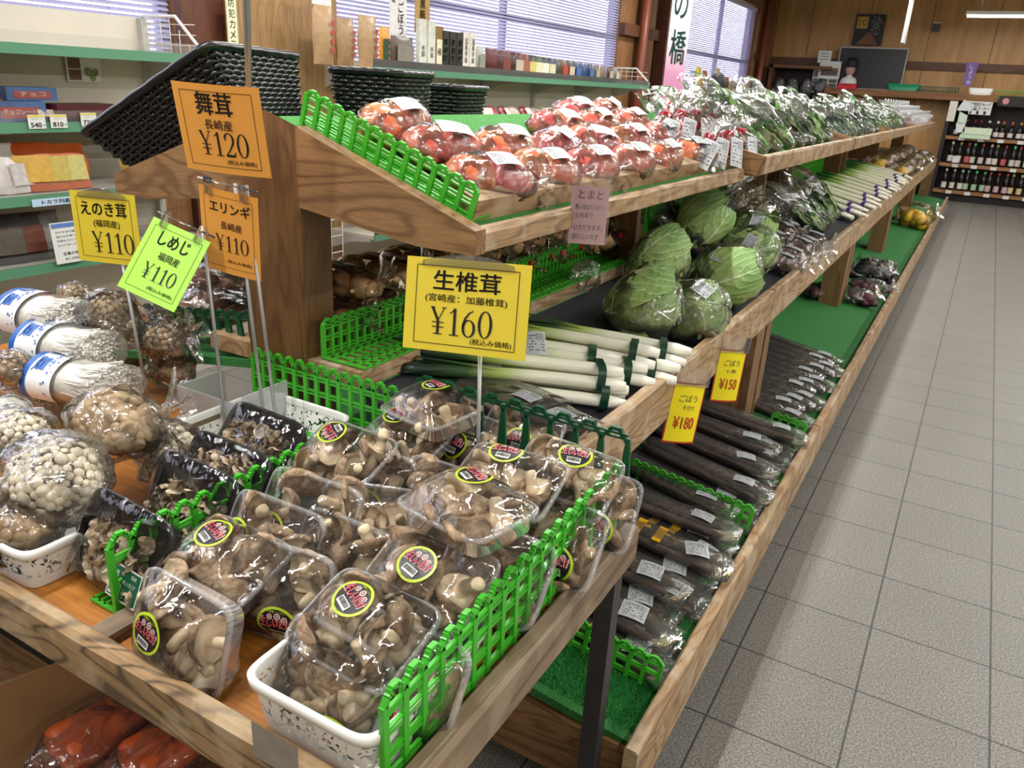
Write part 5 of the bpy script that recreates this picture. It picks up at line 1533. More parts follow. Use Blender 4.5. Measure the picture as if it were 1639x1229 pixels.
# ---- tags hanging from the boards
TPINK = plain('pink paper', '#e3b3ba', .6); TYEL = plain('yellow tag', '#efe014', .5); TRED = plain('red tag edge', '#b32018', .5); HAND = plain('handwriting ink', '#3a2c3a', .6)
t = thing('hanging_tag', 'pink handwritten tomato tag in a clear sleeve on the top front board', 'tag', T(P(943, 345, X=-.44)) @ RZ(42) @ RX(84) @ RZ(-3), 'hanging tags')
m = MB(); m.card(.085, .125, 0, None, .003); m.build('tag', TPINK, t)
m = MB(); write(m, 'とまと', 0, .045, .055, .018, .0012, 0, None, .01); m.build('red_lettering', plain('faded red ink', '#d0506a', .6), t)
m = MB(); write(m, '青い空はリコピン', 0, .018, .068, .011, .0012, 0); write(m, '心を彩り', -.012, .0, .04, .012, .0012, 0); write(m, 'いただきます。', 0, -.026, .066, .012, .0012, 0); write(m, 'おいしいです', -.004, -.046, .06, .012, .0012, 0); m.build('lettering', HAND, t)
m = MB(); m.card(.095, .16, 0, T(0, .018, .0025), .003); m.build('sleeve', GLASSY, t)
for (px, py, rz, txt, num, lb) in ((1097, 662, -8, 'ごぼう', '180', 'nearer yellow red-edged burdock tag at 180 yen hanging over the aisle board'), (1168, 602, -6, 'ごぼう', '150', 'farther yellow red-edged burdock tag at 150 yen hanging over the aisle board')):
    t = thing('hanging_tag', lb, 'tag', T(P(px, py, X=-.25)) @ RZ(48) @ RX(86) @ RZ(rz), 'hanging tags')
    w, h = (.10, .17)
    m = MB(); m.card(w, h, 0, None, .008); m.build('tag_edge', TRED, t)
    m = MB(); m.card(w * .92, h * .94, 0, T(0, 0, .0008), .0075); m.build('tag', TYEL, t)
    m = MB(); kw = dict(bend=.0075, cw=w)
    write(m, txt, .0, .042, .055, .02, .0016, 0, None, .0, **kw); write(m, '千切り' if num == '180' else '1本', .005, .016, .035, .014, .0016, 0, None, 0, **kw)
    m.build('lettering', HAND, t)
    m = MB(); write(m, '¥' + num, 0, -.026, .062, .034, .0016, 0, None, .02, **kw); m.build('price', plain('orange red ink', '#c0431c', .5), t)
    m = MB(); m.card(w * 1.05, .05, 0, T(0, h * .5 + .015, .002), .003); m.build('sleeve', GLASSY, t)
t = thing('board_sticker', 'yellow handwritten sticker on top of the lowest aisle board', 'sticker', T(P(1235, 815, X=-.0285)) @ RZ(90) @ RX(90)); m = MB(); m.card(.10, .035, 0, None, 0); m.build('sheet', plain('faded yellow sticker', '#cfc08a', .6), t)
m = MB(); write(m, 'この下', 0, 0, .06, .025, .001, 0, None, .0); m.build('lettering', HAND, t)

# ---- under the mushroom table
CARD = plain('brown cardboard', '#8f6b46', .8, .08, 12)
q0, q1 = P(0, 1095, z=.40), P(238, 1012, z=.40)
dd = (q1 - q0).normalized(); ang = math.degrees(math.atan2(dd.y, dd.x)); Lb = (q1 - q0).length + .12
bx = thing('cardboard_box', 'open brown cardboard box of carrots under the mushroom table', 'box', T((q0 + q1) / 2) @ T(0, 0, -.115) @ RZ(ang))
m = MB(); m.prism([(-Lb / 2, -.125), (Lb / 2, -.125), (Lb / 2, .115), (Lb * .06, .118), (Lb * .05, .105), (-Lb * .01, .102), (-Lb * .03, .118), (-Lb / 2, .115)], .006); m.build('side_wall', CARD, bx)
m = MB(); m.box((0, -.46, -.045), (Lb, .006, .15)); m.build('side_wall', CARD, bx)
m = MB(); m.box((Lb / 2, -.23, -.01), (.006, .46, .22)); m.build('end_wall', CARD, bx)
m = MB(); m.box((0, -.23, -.122), (Lb, .46, .006)); m.build('base', CARD, bx)
CAR = plain('carrot skin', '#b8501e', .45, .12, 30, .2)
CAR_ = []
crt = MB(); crt.tube([(0, 0, 0), (.004, 0, 0), (.012, 0, 0), (.06, .002, 0), (.12, .001, .002), (.16, -.002, .001), (.185, 0, 0)], [.008, .019, .023, .022, .017, .010, .003], 16); CRM = crt.mesh('carrot', CAR)
for k, (pp, az, lb) in enumerate([((88, 1212), 84, 'bag of carrots under the table at the left'), ((205, 1236), 80, 'bag of carrots under the table on the right')]):
    p = P(pp[0], pp[1], z=.30)
    t = thing('carrot_bag', lb, 'bagged carrots', T(p) @ RZ(az) @ RY(0), 'bagged carrots')
    for i in range(2): put(CRM, 'carrot', t, T(0, (i - .5) * .052, .004 * i) @ RZ((i - .5) * -8) @ SCL(1.4, 1.35, 1.35))
    f = MB(); blob(f, (.15, .07, .042), k, .1, 2, 0, T(.1, 0, 0)); f.build('bag', BAGF, t)
stn = MB()
bx2 = thing('greens_crate', 'dark crate of bagged greens under the left end of the table', 'crate', T(-1.42, .95, .30))
m = MB(); m.box((0, 0, -.1), (.4, .36, .2)); m.build('crate', plain('dark crate plastic', '#1c211f', .6), bx2)
for k, (x, y) in enumerate([(-1.40, .84), (-1.30, .90), (-1.42, 1.02)]):
    greens_bag(1200 + k, 'bag of dark greens in the crate under the table, %s from the front' % ORD[k], T(x, y, .34) @ RY(50) @ RZ(90), .26, .09, 0, 22, 'greens under the table', sticker=False)

# loose plastic by the onion fence, tape on the front rail, odd bags at the left
t = thing('plastic_bag', 'crumpled empty clear bag at the end of the green onion fence', 'plastic bag', T(P(938, 440, z=.86)), None); m = MB(); blob(m, (.05, .045, .045), 9, .3, 2); m.build('film', BAGF2, t)
t = thing('tape_strip', 'strip of grey tape stuck on the face of the table front rail', 'tape', T(P(440, 1203, Y=.474)) @ RX(90)); m = MB(); m.card(.07, .05, 0, None, 0); m.build('tape', plain('grey tape', '#8d8478', .35, .15, 40), t)
shimeji(31, 'crumpled bag of dried brown mushrooms at the left edge under the enoki', pose(P(14, 592, z=.80), 0, 10), (.05, .045, .04), SHIM_B, 40, (.006, .01))
t = thing('mushroom_bag', 'bag of tiny white mushrooms at the left edge below the enoki', 'bagged mushrooms', T(P(14, 662, z=.79))); m = MB(); blob(m, (.04, .035, .03), 4, .1, 2); m.build('mushroom_cluster', plain('tiny white caps', '#dedbd2', .7, .2, 160, .9), t); m = MB(); blob(m, (.045, .04, .035), 5, .15, 2); m.build('bag', BAGF, t)
rnd = random.Random(8); g = MB()
for k in range(9000):
    x, y = rnd.uniform(-.43, -.065), rnd.uniform(1.235, 1.40); z = low_z(x) - .001; a = rnd.uniform(0, 6.28); l = rnd.uniform(.006, .012); dx, dy = .0012 * math.cos(a), .0012 * math.sin(a); bx_, by_ = rnd.uniform(-.005, .005), rnd.uniform(-.005, .005)
    g.add([(x - dx, y - dy, z), (x + dx, y + dy, z), (x + bx_, y + by_, z + l)], [(0, 1, 2)])
o = part(g, 'turf_blades', plain('turf blades', '#2f9a45', .6, .3, 200), STANDS[0]); o['kind'] = 'stuff'
# ------------------------------------------------------------------ steel wall shelving along the windows
PGREEN = plain('green price rail', '#5a8f70', .4)
STEEL = plain('light grey upright', '#b9b7b2', .45)
def wall_shelf(label, y0, y1, levels, top):
    t = thing('wall_shelf', label, 'shelf', T(-3.2, (y0 + y1) / 2, 0), 'cream steel wall shelves')
    pt = lambda mb, nm, mt: part(mb, nm, mt, t)
    m = MB(); m.bx(-3.44, -3.42, y0, y1, .1, top); pt(m, 'back_panel', CREAM)
    m = MB(); m.bx(-3.44, -2.86, y0, y1, 0, .16); pt(m, 'base', CREAM)
    n = max(1, round((y1 - y0) / .9))
    for i in range(n + 1):
        y = y0 + (y1 - y0) * i / n
        m = MB(); m.bx(-3.42, -3.385, y - .018, y + .018, .1, top); pt(m, 'upright', STEEL)
        for z in levels:
            m = MB(); m.prism([(-3.385, z - .13), (-3.385, z - .015), (-3.03, z - .015), (-3.03, z - .04), (-3.2, z - .06)], .003, 0, T(0, y, 0)); pt(m, 'bracket', STEEL)
    for z in levels:
        m = MB(); m.bx(-3.42, -3.0, y0, y1, z - .022, z); pt(m, 'shelf_board', CREAM)
        m = MB(); m.bx(-3.002, -2.992, y0, y1, z - .034, z + .006); pt(m, 'price_rail', PGREEN)
        m = MB(); m.bx(-2.998, -2.994, y0, y1, z, z + .05); pt(m, 'clear_guard', CLEAR)
    m = MB()
    z = levels[-1]; e = y1
    m.tube([(-3.40, e, z), (-3.40, e, z + .17), (-3.16, e, z + .17), (-3.0, e, z + .03), (-3.0, e, z)], .008, 8)
    for k in range(1, 6): m.tube([(-3.40 + .065 * k, e, z), (-3.40 + .065 * k, e, z + (.17 if k < 4 else .17 - .06 * (k - 3)))], .0022, 5)
    for k in range(1, 4): m.tube([(-3.40, e, z + .045 * k), (-3.03, e, z + .045 * k)], .0022, 5)
    pt(m, 'wire_end', WHITE)
    return t
wall_shelf('cream steel wall shelf left of the wooden post, its top level empty', -.9, 2.75, (.61, .89, 1.17, 1.46), 1.62)
wall_shelf('long cream steel wall shelf full of packets below the long window', 4.0, 8.6, (.45, .80, 1.14, 1.462), 1.5)
t = thing('wire_grid', 'white wire grid panel behind the orange cards', 'grid panel', T(-3.0, 3.3, 0)); m = MB()
for k in range(9): m.tube([(-3.0, 2.9 + k * .1, .0), (-3.0, 2.9 + k * .1, 1.1)], .003, 5)
for k in range(9): m.tube([(-3.0, 2.9, .3 + k * .1), (-3.0, 3.7, .3 + k * .1)], .003, 5)
part(m, 'wires', WHITE, t)
t = thing('photo_card', 'small food photo card stuck on the empty cream shelf back', 'photo card', T(P(134, 111, X=-3.405)) @ RZ(90) @ RX(90)); m = MB(); m.quad(.17, .11, 0); m.build('sheet', PAPER, t)
m = MB()
for x, y, w, h in ((-.045, .025, .06, .045), (-.045, -.025, .06, .045)): m.quad(w, h, 0, T(x, y, .001))
m.build('brown_picture', plain('brown food print', '#6d4a42', .5, .4, 60), t)
m = MB()
for x, y, r in ((.02, -.01, .02), (.055, -.01, .017), (.04, -.035, .016)): m.lathe([(r, 0), (0, 0)], 16, 0, T(x, y, .001))
m.build('green_picture', plain('green food print', '#7f8a58', .5, .4, 60), t)

# ---- packets
FOILC = film('clear pouch film', .06, (1, 1, 1), 1.1, .08, 30, .3)
def pouch(label, p, w, h, d, col, texts=(), ink='#f2efe6', kind='pouch', yaw=0, tilt=0, group='packets on the wall shelves', cat=None, panel=None, name=None):
    """pillow packet or box standing at p, facing +X"""
    nm = name or ('packet' if kind == 'pouch' else 'carton')
    t = thing(nm, label, cat or nm, T(Vector(p)) @ RZ(90 + yaw) @ RX(-tilt), group)
    m = MB(); c = plain('pack ' + col, '#' + col, .35, .12, 30)
    if kind == 'pouch':
        def fn(s):
            def f(u, v):
                e = (math.sin(math.pi * u) * math.sin(math.pi * min(1, .12 + v * .88))) ** .5
                return ((u - .5) * w * (1 - .05 * math.sin(v * 9)), s * d / 2 * e + .003 * nz((u * 4, v * 5, s), 1.2, len(label)), v * h)
            return f
        m.grid(fn(-1), 8, 10); m.grid(fn(1), 8, 10)
        yf = -d / 2 - .004
    else:
        m.bx(-w / 2, w / 2, -d / 2, d / 2, 0, h); yf = -d / 2 - .001
    m.build('body', c, t)
    if panel:
        q = MB(); q.add([(-w * .36, yf - .001, h * .18), (w * .36, yf - .001, h * .18), (w * .36, yf - .001, h * .72), (-w * .36, yf - .001, h * .72)], [(0, 1, 2, 3)]); q.build('front_print', plain('pack ' + panel, '#' + panel, .4, .15, 40), t)
    if 'kraft' in label:
        q = MB()
        for i in range(4): q.lathe([(w * .1, 0), (0, 0)], 12, 0, T(w * .2, yf - .002, h * (.25 + .15 * i)) @ RX(90))
        q.build('red_marks', plain('faded red print', '#a8453a', .6), t)
    if texts:
        q = MB()
        for (s, x, z, ww, hh) in texts:
            write(q, s, x * w, 0, ww * w if ww else None, hh * h, 0, 0, T(0, yf - .002, z * h) @ RX(90), .01)
        q.build('lettering', plain('ink ' + ink, ink, .5), t)
    return t
def vert(s, x, z, hh, n=None): return [(c, x, z - hh * 1.15 * i, None, hh) for i, c in enumerate(s)]
def onshelf(px, py, X): p = P(px, py, X=X); return p
TOPZ = 1.463
def ypx(px, X=-3.12, py=90): return P(px, py, X=X).y
def shelfrow(lst):
    for (px, w, h, d, col, txt, ink, kind, panel, lb) in lst:
        pouch(lb, (-3.13, ypx(px), TOPZ), w, h, d, col, txt, ink, kind, panel=panel)
kraft = 'a98763'
shelfrow([
    (520, .17, .31, .08, kraft, (), '#5a2018', 'pouch', None, 'first kraft paper bag beside the wooden post with red round marks'),
    (555, .15, .26, .08, '9b7a58', (), '#5a2018', 'pouch', None, 'second kraft paper bag from the wooden post, plain side'),
    (590, .17, .29, .08, kraft, (), '#5a2018', 'pouch', None, 'third kraft paper bag from the wooden post'),
    (617, .10, .24, .04, 'd9932a', (), '#7a1010', 'pouch', '20402c', 'tall orange and green packet after the kraft bags'),
    (645, .24, .2, .06, '57463c', (), '#f0f0f0', 'pouch', '8a8078', 'clear brown bag between the orange packet and white noodle packs'),
    (676, .08, .32, .03, 'd8d6cc', vert('半田', 0, .45, .1), '#555555', 'carton', None, 'first tall white noodle pack on the window shelf'),
    (690, .08, .31, .03, 'd8d6cc', vert('手延', 0, .45, .1), '#555555', 'carton', None, 'second tall white noodle pack on the window shelf'),
    (702, .09, .29, .03, '8a6a2c', vert('極', 0, .45, .16), '#1c1a16', 'carton', 'e8e0c8', 'gold pack beside the white noodle packs'),
    (712, .08, .27, .03, '2a2720', vert('黒胡麻', 0, .72, .16), '#e8e4d8', 'carton', None, 'first black noodle pack with white brush lettering'),
    (724, .08, .27, .03, '2a2720', vert('黒胡麻', 0, .72, .16), '#e8e4d8', 'carton', None, 'second black noodle pack with white brush lettering'),
    (735, .08, .27, .03, '2a2720', vert('黒胡麻', 0, .72, .16), '#e8e4d8', 'carton', None, 'third black noodle pack with white brush lettering'),
    (745, .08, .28, .03, 'dcd4ce', vert('五島手延', 0, .78, .13), '#b0303c', 'carton', None, 'first white pack with red lettering on the window shelf'),
    (756, .08, .28, .03, 'dcd4ce', vert('五島手延', 0, .78, .13), '#b0303c', 'carton', None, 'second white pack with red lettering on the window shelf'),
    (770, .11, .2, .04, 'a9aaa2', (), '#f0f0f0', 'pouch', '8a8c80', 'clear grey packet after the white and red packs')])
for i in range(20):
    px = 786 + i * 10.6
    col = ['5a1f20', '4a1a1c', '5c2a24', '3a1a1c', '57211f', '6a3028', '2e2c28', '3f4238', '2c2f2a', '2a3350', '3a3f38', '6a4a38', '3a3430', '24365e', '28406e', '22365a', '6a5a48', '7a6a58', '5a3a34', '8a8478'][i]
    pouch('%s standing pouch from the grey packet on the window shelf' % ORD[i], (-3.12, ypx(px), TOPZ), .13, .19 - .003 * i * .6, .05, col, (), '#ffffff', 'pouch', panel=[None, None, '7a3a34', None, 'b8a89a', '9a5a4a', 'c8b870', 'd8d0b0', 'e0dccc', 'd0c8a8', None, 'b04030', 'c8b8a0', '4a6aa8', None, '4a6aa8', 'b0a890', None, 'c0b0a0', 'c8c4b8'][i], yaw=(i * 31) % 30 - 15)
for i in range(14):
    px = 775 + i * 17
    col = ['8a2a34', 'a83440', '9a3a3c', 'b8a898', '9a2c38', '8a7a6a', 'b0a490', 'a89c88', 'c8bca8', 'c8b420', '3a3a34', 'd8d4cc', '2a2a2c', 'd0d0d0'][i]
    pouch('%s packet from the left on the shelf level under the window shelf' % ORD[i], (-3.02, ypx(px, -3.05, 160), 1.144), .16, .12, .06, col, (), yaw=(i * 37) % 40 - 20, tilt=35, panel=['d8c8c0', None][i % 2], group='packets on the second shelf level')
# left unit packets
def lp(px, py): return P(px, py, X=-3.08)
for k, (px, zz, w, h, d, col, panel, txt, ink, kind, lb) in enumerate([
    (12, 1.172, .16, .11, .05, '7a5a3c', 'a8884c', (), '#fff', 'pouch', 'brown snack packet at the left edge beside chocolate cartons'),
    (28, 1.172, .2, .08, .10, '4a628e', '9a4a44', (('チョコレート', 0, .5, .6, .25),), '#f2f2f2', 'carton', 'lower red, white and blue chocolate carton at far left'),
    (50, 1.172, .2, .05, .10, '4a628e', '9a4a44', (('チョコ', 0, .5, .5, .35),), '#f2f2f2', 'carton', 'flat red, white and blue chocolate carton beside the stacked one'),
    (80, 1.172, .22, .05, .12, '5a483c', 'c8b8a0', (), '#fff', 'pouch', 'flat brown packet between chocolate carton and dark red box'),
    (130, 1.172, .3, .07, .12, '4a1420', None, (), '#fff', 'carton', 'long dark red box at the right of the sweets shelf'),
    (60, .892, .20, .20, .06, 'c2551c', 'd8a83c', (), '#fff', 'pouch', 'left orange packet with red header on the second shelf'),
    (90, .892, .20, .19, .06, 'c8601e', 'c8b050', (), '#fff', 'pouch', 'middle orange packet with red header on the second shelf'),
    (118, .892, .20, .19, .06, 'cc5a1c', 'c8c070', (), '#4a2a3a', 'pouch', 'right orange packet with yellow picture on the second shelf'),
    (12, .892, .17, .2, .05, 'ddd5d2', None, (), '#3a2a2a', 'pouch', 'white packet at the left picture edge of the second shelf'),
    (45, .892, .17, .16, .05, 'e0d8d6', 'c8c0be', (), '#3a2a2a', 'pouch', 'white packet with red corner leaning before the orange packets'),
    (18, .612, .17, .2, .06, '3a3434', '5a5048', (), '#fff', 'pouch', 'dark packet with a grape picture at the lowest visible shelf'),
    (50, .612, .19, .2, .06, '3c302c', '6a3a2c', (), '#fff', 'pouch', 'dark packet with red and gold label on the lowest visible shelf'),
    (85, .612, .15, .2, .05, '6a6660', '8a8680', (), '#fff', 'pouch', 'greyish clear packet beside the white notice card'),
    (235, .892, .2, .18, .05, 'a8842c', '38402c', (), '#fff', 'pouch', 'gold and green packet behind the green price card'),
    (265, .892, .18, .16, .05, '3c4a44', 'b0b0a8', (), '#fff', 'pouch', 'dark green headed packet behind the green price card')]):
    y = P(px, 300, X=-3.08).y
    if zz > 1.1: y = P(px, 180, X=-3.08).y
    elif zz < .7: y = P(px, 400, X=-3.08).y
    pouch(lb, (-3.10, y, zz + (.082 if lb.startswith('flat red') else 0)), w, h, d, col, txt, ink, kind, yaw=(k * 29) % 24 - 12, tilt=12 if kind == 'pouch' else 0, panel=panel, group='packets on the left wall shelf')
# price tags in the rails
for (px, py, s, lb) in ((59, 195, '540', 'price tag reading 540 in the green rail under the sweets'), (94, 194, '810', 'price tag reading 810 in the green rail under the sweets'), (142, 191, '730', 'price tag cut off by the wicker basket under the sweets')):
    t = thing('price_tag', lb, 'price tag', T(P(px, py, X=-2.985)) @ RZ(90) @ RX(90), 'shelf price tags'); m = MB(); m.quad(.07, .052, 0); m.build('sheet', PAPER, t)
    m = MB(); write(m, s, -.004, -.012, .042, .018, .001, 0, None, .03); write(m, '円', .028, -.014, .009, .009, .001); write(m, 'チョコレート', 0, .01, .04, .006, .001); m.build('lettering', INK, t)
    m = MB(); m.quad(.066, .006, 0, T(0, .021, .001)); m.build('yellow_strip', C_YEL, t)
t = thing('notice_card', 'white notice card with blue edge and handwriting on the lower left shelf', 'notice', T(P(107, 388, X=-2.985)) @ RZ(90) @ RX(85), 'shelf price tags'); m = MB(); m.quad(.12, .17, 0); m.build('sheet', PAPER, t)
m = MB(); m.quad(.11, .018, 0, T(0, .072, .001)); m.build('blue_heading', plain('blue heading', '#5a7ab8', .5), t)
m = MB(); [write(m, s, 0, y, .085, .009, .001) for s, y in (('おすすめの塩', .045), ('海の水を使い', .027), ('手間をかけて', .009), ('仕上げました', -.009))]; write(m, '宝島の塩', .01, -.045, .07, .014, .001, 0, None, .01); write(m, '¥1,200', .01, -.068, .06, .012, .001); m.build('lettering', INK, t)
t = thing('price_strip', 'pale blue price strip behind the yellow enoki card', 'price tag', T(P(90, 322, X=-2.985)) @ RZ(90) @ RX(90), 'shelf price tags'); m = MB(); m.quad(.2, .03, 0); m.build('sheet', plain('pale blue paper', '#b9d2e6', .6), t); m = MB(); write(m, 'トカラ列島', 0, 0, .12, .018, .001, 0, None, .02); m.build('lettering', plain('red brown ink', '#a84030', .5), t)
# green packets seen through the stand
for k, (px, py, h, col, panel, lb) in enumerate([(548, 400, .2, '2c4a2c', 'a8a050', 'green packet with yellow picture, first seen through the stand'), (575, 395, .22, '2f5230', 'c8b040', 'green packet with yellow picture, second seen through the stand'), (605, 390, .22, '3a4a3c', 'b8b8b0', 'grey green packet seen through the stand')]):
    p = P(px, py, X=-3.1); pouch(lb, (-3.1, p.y, .80), .15, h, .05, col, (), yaw=(k * 23) % 20 - 10, tilt=10, panel=panel, group='packets seen through the stand')
for k in range(8):
    p = P(660 + k * 22, 400, X=-3.1); pouch('%s dark red packet seen under the tomato tier' % ORD[k], (-3.1, 4.9 + k * .3, .80), .17, .15, .05, ['5a2a2a', '6a3a34', '4a3030', '74403a'][k % 4], (), tilt=20, panel='a89080', group='packets seen under the tomato tier')
# posters hanging before the long window
for (px, py, w, h, col, lines, ink, lb) in ((637, 22, .18, .34, 'e6dfe2', vert('ごぼう', .15, .62, .17) + vert('極選', -.28, .85, .1), '#3a3236', 'white hanging poster with large black kana before the long window'), (676, 14, .17, .3, 'b08a4c', vert('黒豚', .0, .6, .2), '#5a2a12', 'tan hanging poster before the long window'), (515, 18, .16, .2, 'dcd8dc', (), '#6a6a78', 'pale notice hanging at the edge of the wooden post')):
    pouch(lb, (-3.2, P(px, py, X=-3.2).y, P(px, py, X=-3.2).z - h / 2), w, h, .003, col, lines, ink, 'carton', group='hanging posters', cat='poster', name='hanging_poster')
t = thing('camera_notice', 'narrow yellow vertical notice on the wooden post', 'notice', T(P(372, 42, X=-3.372)) @ RZ(90) @ RX(90)); m = MB(); m.quad(.075, .3, 0); m.build('sheet', plain('pale yellow paper', '#ece6c0', .6), t)
m = MB()
for i, c in enumerate('防犯カメラ'): write(m, c, 0, .115 - .052 * i, None, .042, .001, 0, None, .01)
for a, b in (((-.033, -.145), (-.033, .145)), ((.033, -.145), (.033, .145)), ((-.033, .145), (.033, .145))): stroke(m, [(a[0], a[1], .0015), (b[0], b[1], .0015)], .001)
m.build('lettering', INK, t)
# pink and white banner
bn = thing('banner', 'tall pink and white banner with green brush lettering beside the dark wall post', 'banner', T(-3.05, 9.5, .9) @ RZ(75)); m = MB(); m.bx(-.2, .2, -.004, .004, 0, 2.0)
m.build('cloth', ramp_mat('banner dye', [(0, srgb('#c77aa0')), (.35, srgb('#d08cb0')), (.55, srgb('#dcd2d8')), (1, srgb('#dedbdc'))], .7, 2, .02, 6), bn)
m = MB(); write(m, 'の', -.02, 1.45, .26, .3, -.0, 0, T(0, -.006, 0) @ RX(90), .02); write(m, '橋', 0, 1.0, .3, .36, 0, 0, T(0, -.006, 0) @ RX(90), .02); m.build('lettering', plain('dark green ink', '#1c4f44', .6), bn)
# packets on the far window sill, under the second window
SILLS = thing('window_counter', 'wooden counter under the far window', 'counter', T(-3.2, 12.6, 0)); m = MB(); m.bx(-3.48, -3.0, 10.6, 14.4, 1.36, 1.40); part(m, 'top', WALLP, SILLS); m = MB(); m.bx(-3.48, -3.1, 10.6, 14.4, 0, 1.36); part(m, 'cabinet', WALLP, SILLS)
for i in range(12):
    pouch('%s packet on the far window counter from the banner' % ORD[i], (-3.2, 10.85 + i * .28, 1.402), .2, [.34, .3, .22, .36, .2, .26, .22, .24, .2, .3, .22, .26][i], .08, ['c8b020', '9a5a2c', '5a4a3c', 'b8a488', '8a3034', '9a4a44', 'a0605a', '7a6a58', 'b0a090', 'a08868', '2c3048', '3a3a5a'][i], (), panel=[None, '4a3a2c', 'a89a88'][i % 3], group='packets on the far window counter')

# ------------------------------------------------------------------ back wall
def flat(name, label, cat, px, py, Y, w, h, mat, group=None, d=.012):
    t = thing(name, label, cat, T(P(px, py, Y=Y)), group); m = MB(); m.box((0, 0, 0), (w, d, h)); m.build('board', mat, t); return t
BLKB = plain('blackboard', '#191b20', .4, .1, 6)
cbd = flat('chalkboard', 'large empty blackboard with thin silver frame leaning on the back shelf', 'blackboard', 1393, 110, 15.16, 1.02, .62, BLKB)
m = MB()
for c, d in (((0, -.008, .315), (1.05, .02, .018)), ((0, -.008, -.315), (1.05, .02, .018)), ((-.518, -.008, 0), (.018, .02, .64)), ((.518, -.008, 0), (.018, .02, .64))): m.box(c, d)
m.build('frame', plain('silver frame', '#a9aaa8', .35), cbd)
po = flat('wall_poster', 'black poster with gold square and white kana above the blackboard', 'poster', 1391, 48, 15.34, .46, .47, plain('poster black', '#17161a', .5)); Q = T(0, -.008, 0) @ RX(90)
m = MB(); m.box((-.12, -.008, .11), (.17, .004, .18)); m.build('gold_square', plain('gold print', '#c79a3c', .4), po)
m = MB(); write(m, 'み', -.16, .14, .05, .06, .004, 0, Q); write(m, 'そ', -.16, .07, .05, .06, .004, 0, Q); write(m, 'C', -.09, .11, .06, .08, .004, 0, Q, .01); m.build('dark_lettering', INK, po)
m = MB(); write(m, 'み', .1, .14, .13, .13, .003, 0, Q, .05); write(m, 'そ', .1, .0, .12, .13, .003, 0, Q, .05); m.build('white_lettering', PAPER, po)
m = MB(); write(m, '生', .19, .14, .03, .03, .003, 0, Q); write(m, '味', .19, .1, .03, .03, .003, 0, Q); m.build('red_lettering', RED, po)
m = MB(); m.prism([(-.17, -.225), (-.06, -.1), (0, -.03), (.02, -.03), (.09, -.11), (.17, -.225)], .004, 0, T(0, -.008, 0)); m.build('mound_print', plain('brown mound print', '#7c5038', .6, .3, 30), po)
# collage of photographs
for k, (px, py, w, h, lb) in enumerate([(1309, 130, .19, .36, 'left tall board of small photographs on the back shelf'), (1328, 112, .34, .27, 'white card with a photo of three jars before the back wall'), (1325, 133, .30, .2, 'lower board of small photographs on the back shelf'), (1320, 91, .21, .19, 'small white note on a stick above the photographs')]):
    o = flat('photo_board', lb, 'photo board', px, py, 15.05 - .02 * (k == 1), w, h, PAPER, 'photo boards on the back shelf')
    m = MB()
    if k in (0, 2):
        for i in range(2):
            for j in range(3 if k == 0 else 2): m.box(((i - .5) * w * .48, -.008, (j - (1 if k == 0 else .5)) * h * .32), (w * .42, .004, h * .27))
        m.build('pictures', plain('grey photo print', '#5a5856', .5, .6, 60), o)
    elif k == 1:
        m.box((0, -.008, -.03), (w * .8, .004, h * .45)); m.build('pictures', plain('brown photo print', '#6a564c', .5, .5, 30), o)
    else:
        for i in range(3): m.box((0, -.008, .05 - .045 * i), (w * .6, .003, .012))
        m.build('lettering', plain('grey ink', '#7a7a80', .6), o)
bu = thing('figure_bust', 'small bust figure with black hair and white collar before the blackboard', 'figure', T(P(1356, 140, Y=14.98))); SKN = plain('bust skin', '#b98a86', .5)
m = MB(); m.lathe([(0, .36), (.05, .35), (.075, .30), (.07, .24), (.05, .2), (.03, .18)], 16); m.build('head', SKN, bu)
m = MB(); m.lathe([(0, .47), (.06, .46), (.09, .40), (.092, .33), (.085, .31)], 16); m.build('hair', plain('black hair', '#0f0f12', .6), bu)
m = MB(); m.lathe([(.035, .2), (.05, .17), (.11, .14), (.13, .09), (.13, .06)], 16); m.build('collar', PAPER, bu)
m = MB(); m.box((0, 0, .02), (.28, .14, .09)); m.build('stand', RED, bu)
# beam shelf and its baskets
bs = thing('back_shelf_top', 'long wooden shelf board along the back wall above the bottles', 'shelf', T(.5, 15.2, 1.58)); m = MB(); m.bx(-2.3 - .5, 3.0, -.25, .18, -.05, .05); m.build('board', wood('back shelf wood', '#9a6a3a', '#6f4520', 'X', .6), bs)
gb_ = thing('green_basket', 'solid bright green basket on the back shelf beside the blackboard', 'basket', T(P(1446, 143, Y=15.1)) @ T(0, 0, -.04)); m = MB(); rings_mesh(m, [(.21, .1, 0), (.25, .12, .12), (.24, .115, .12), (.2, .095, .01), (.01, .01, .01)], 40); m.build('shell', plain('sea green plastic', '#1e8a5c', .4), gb_)
db_ = thing('green_basket', 'dark green wire basket on the back shelf right of the solid one', 'basket', T(P(1500, 147, Y=15.1)) @ T(0, 0, -.05)); m = MB()
for i in range(15): m.box((-.29 + i * .0415, -.1, .06), (.008, .008, .12)); m.box((-.29 + i * .0415, .1, .06), (.008, .008, .12))
for z in (0, .06, .12): m.box((0, -.1, z), (.6, .008, .008)); m.box((0, .1, z), (.6, .008, .008)); m.box((-.3, 0, z), (.008, .2, .008)); m.box((.3, 0, z), (.008, .2, .008))
m.build('wires', plain('dark green wire', '#1b4a34', .4), db_)
wb_ = thing('white_tray', 'white foam tray on the back shelf above the white sign', 'tray', T(P(1569, 149, Y=15.05)) @ T(0, 0, -.03)); m = MB(); rings_mesh(m, [(.15, .1, 0), (.17, .12, .10), (.165, .115, .10), (.14, .09, .01), (.01, .01, .01)], 40); m.build('shell', WHITE, wb_)
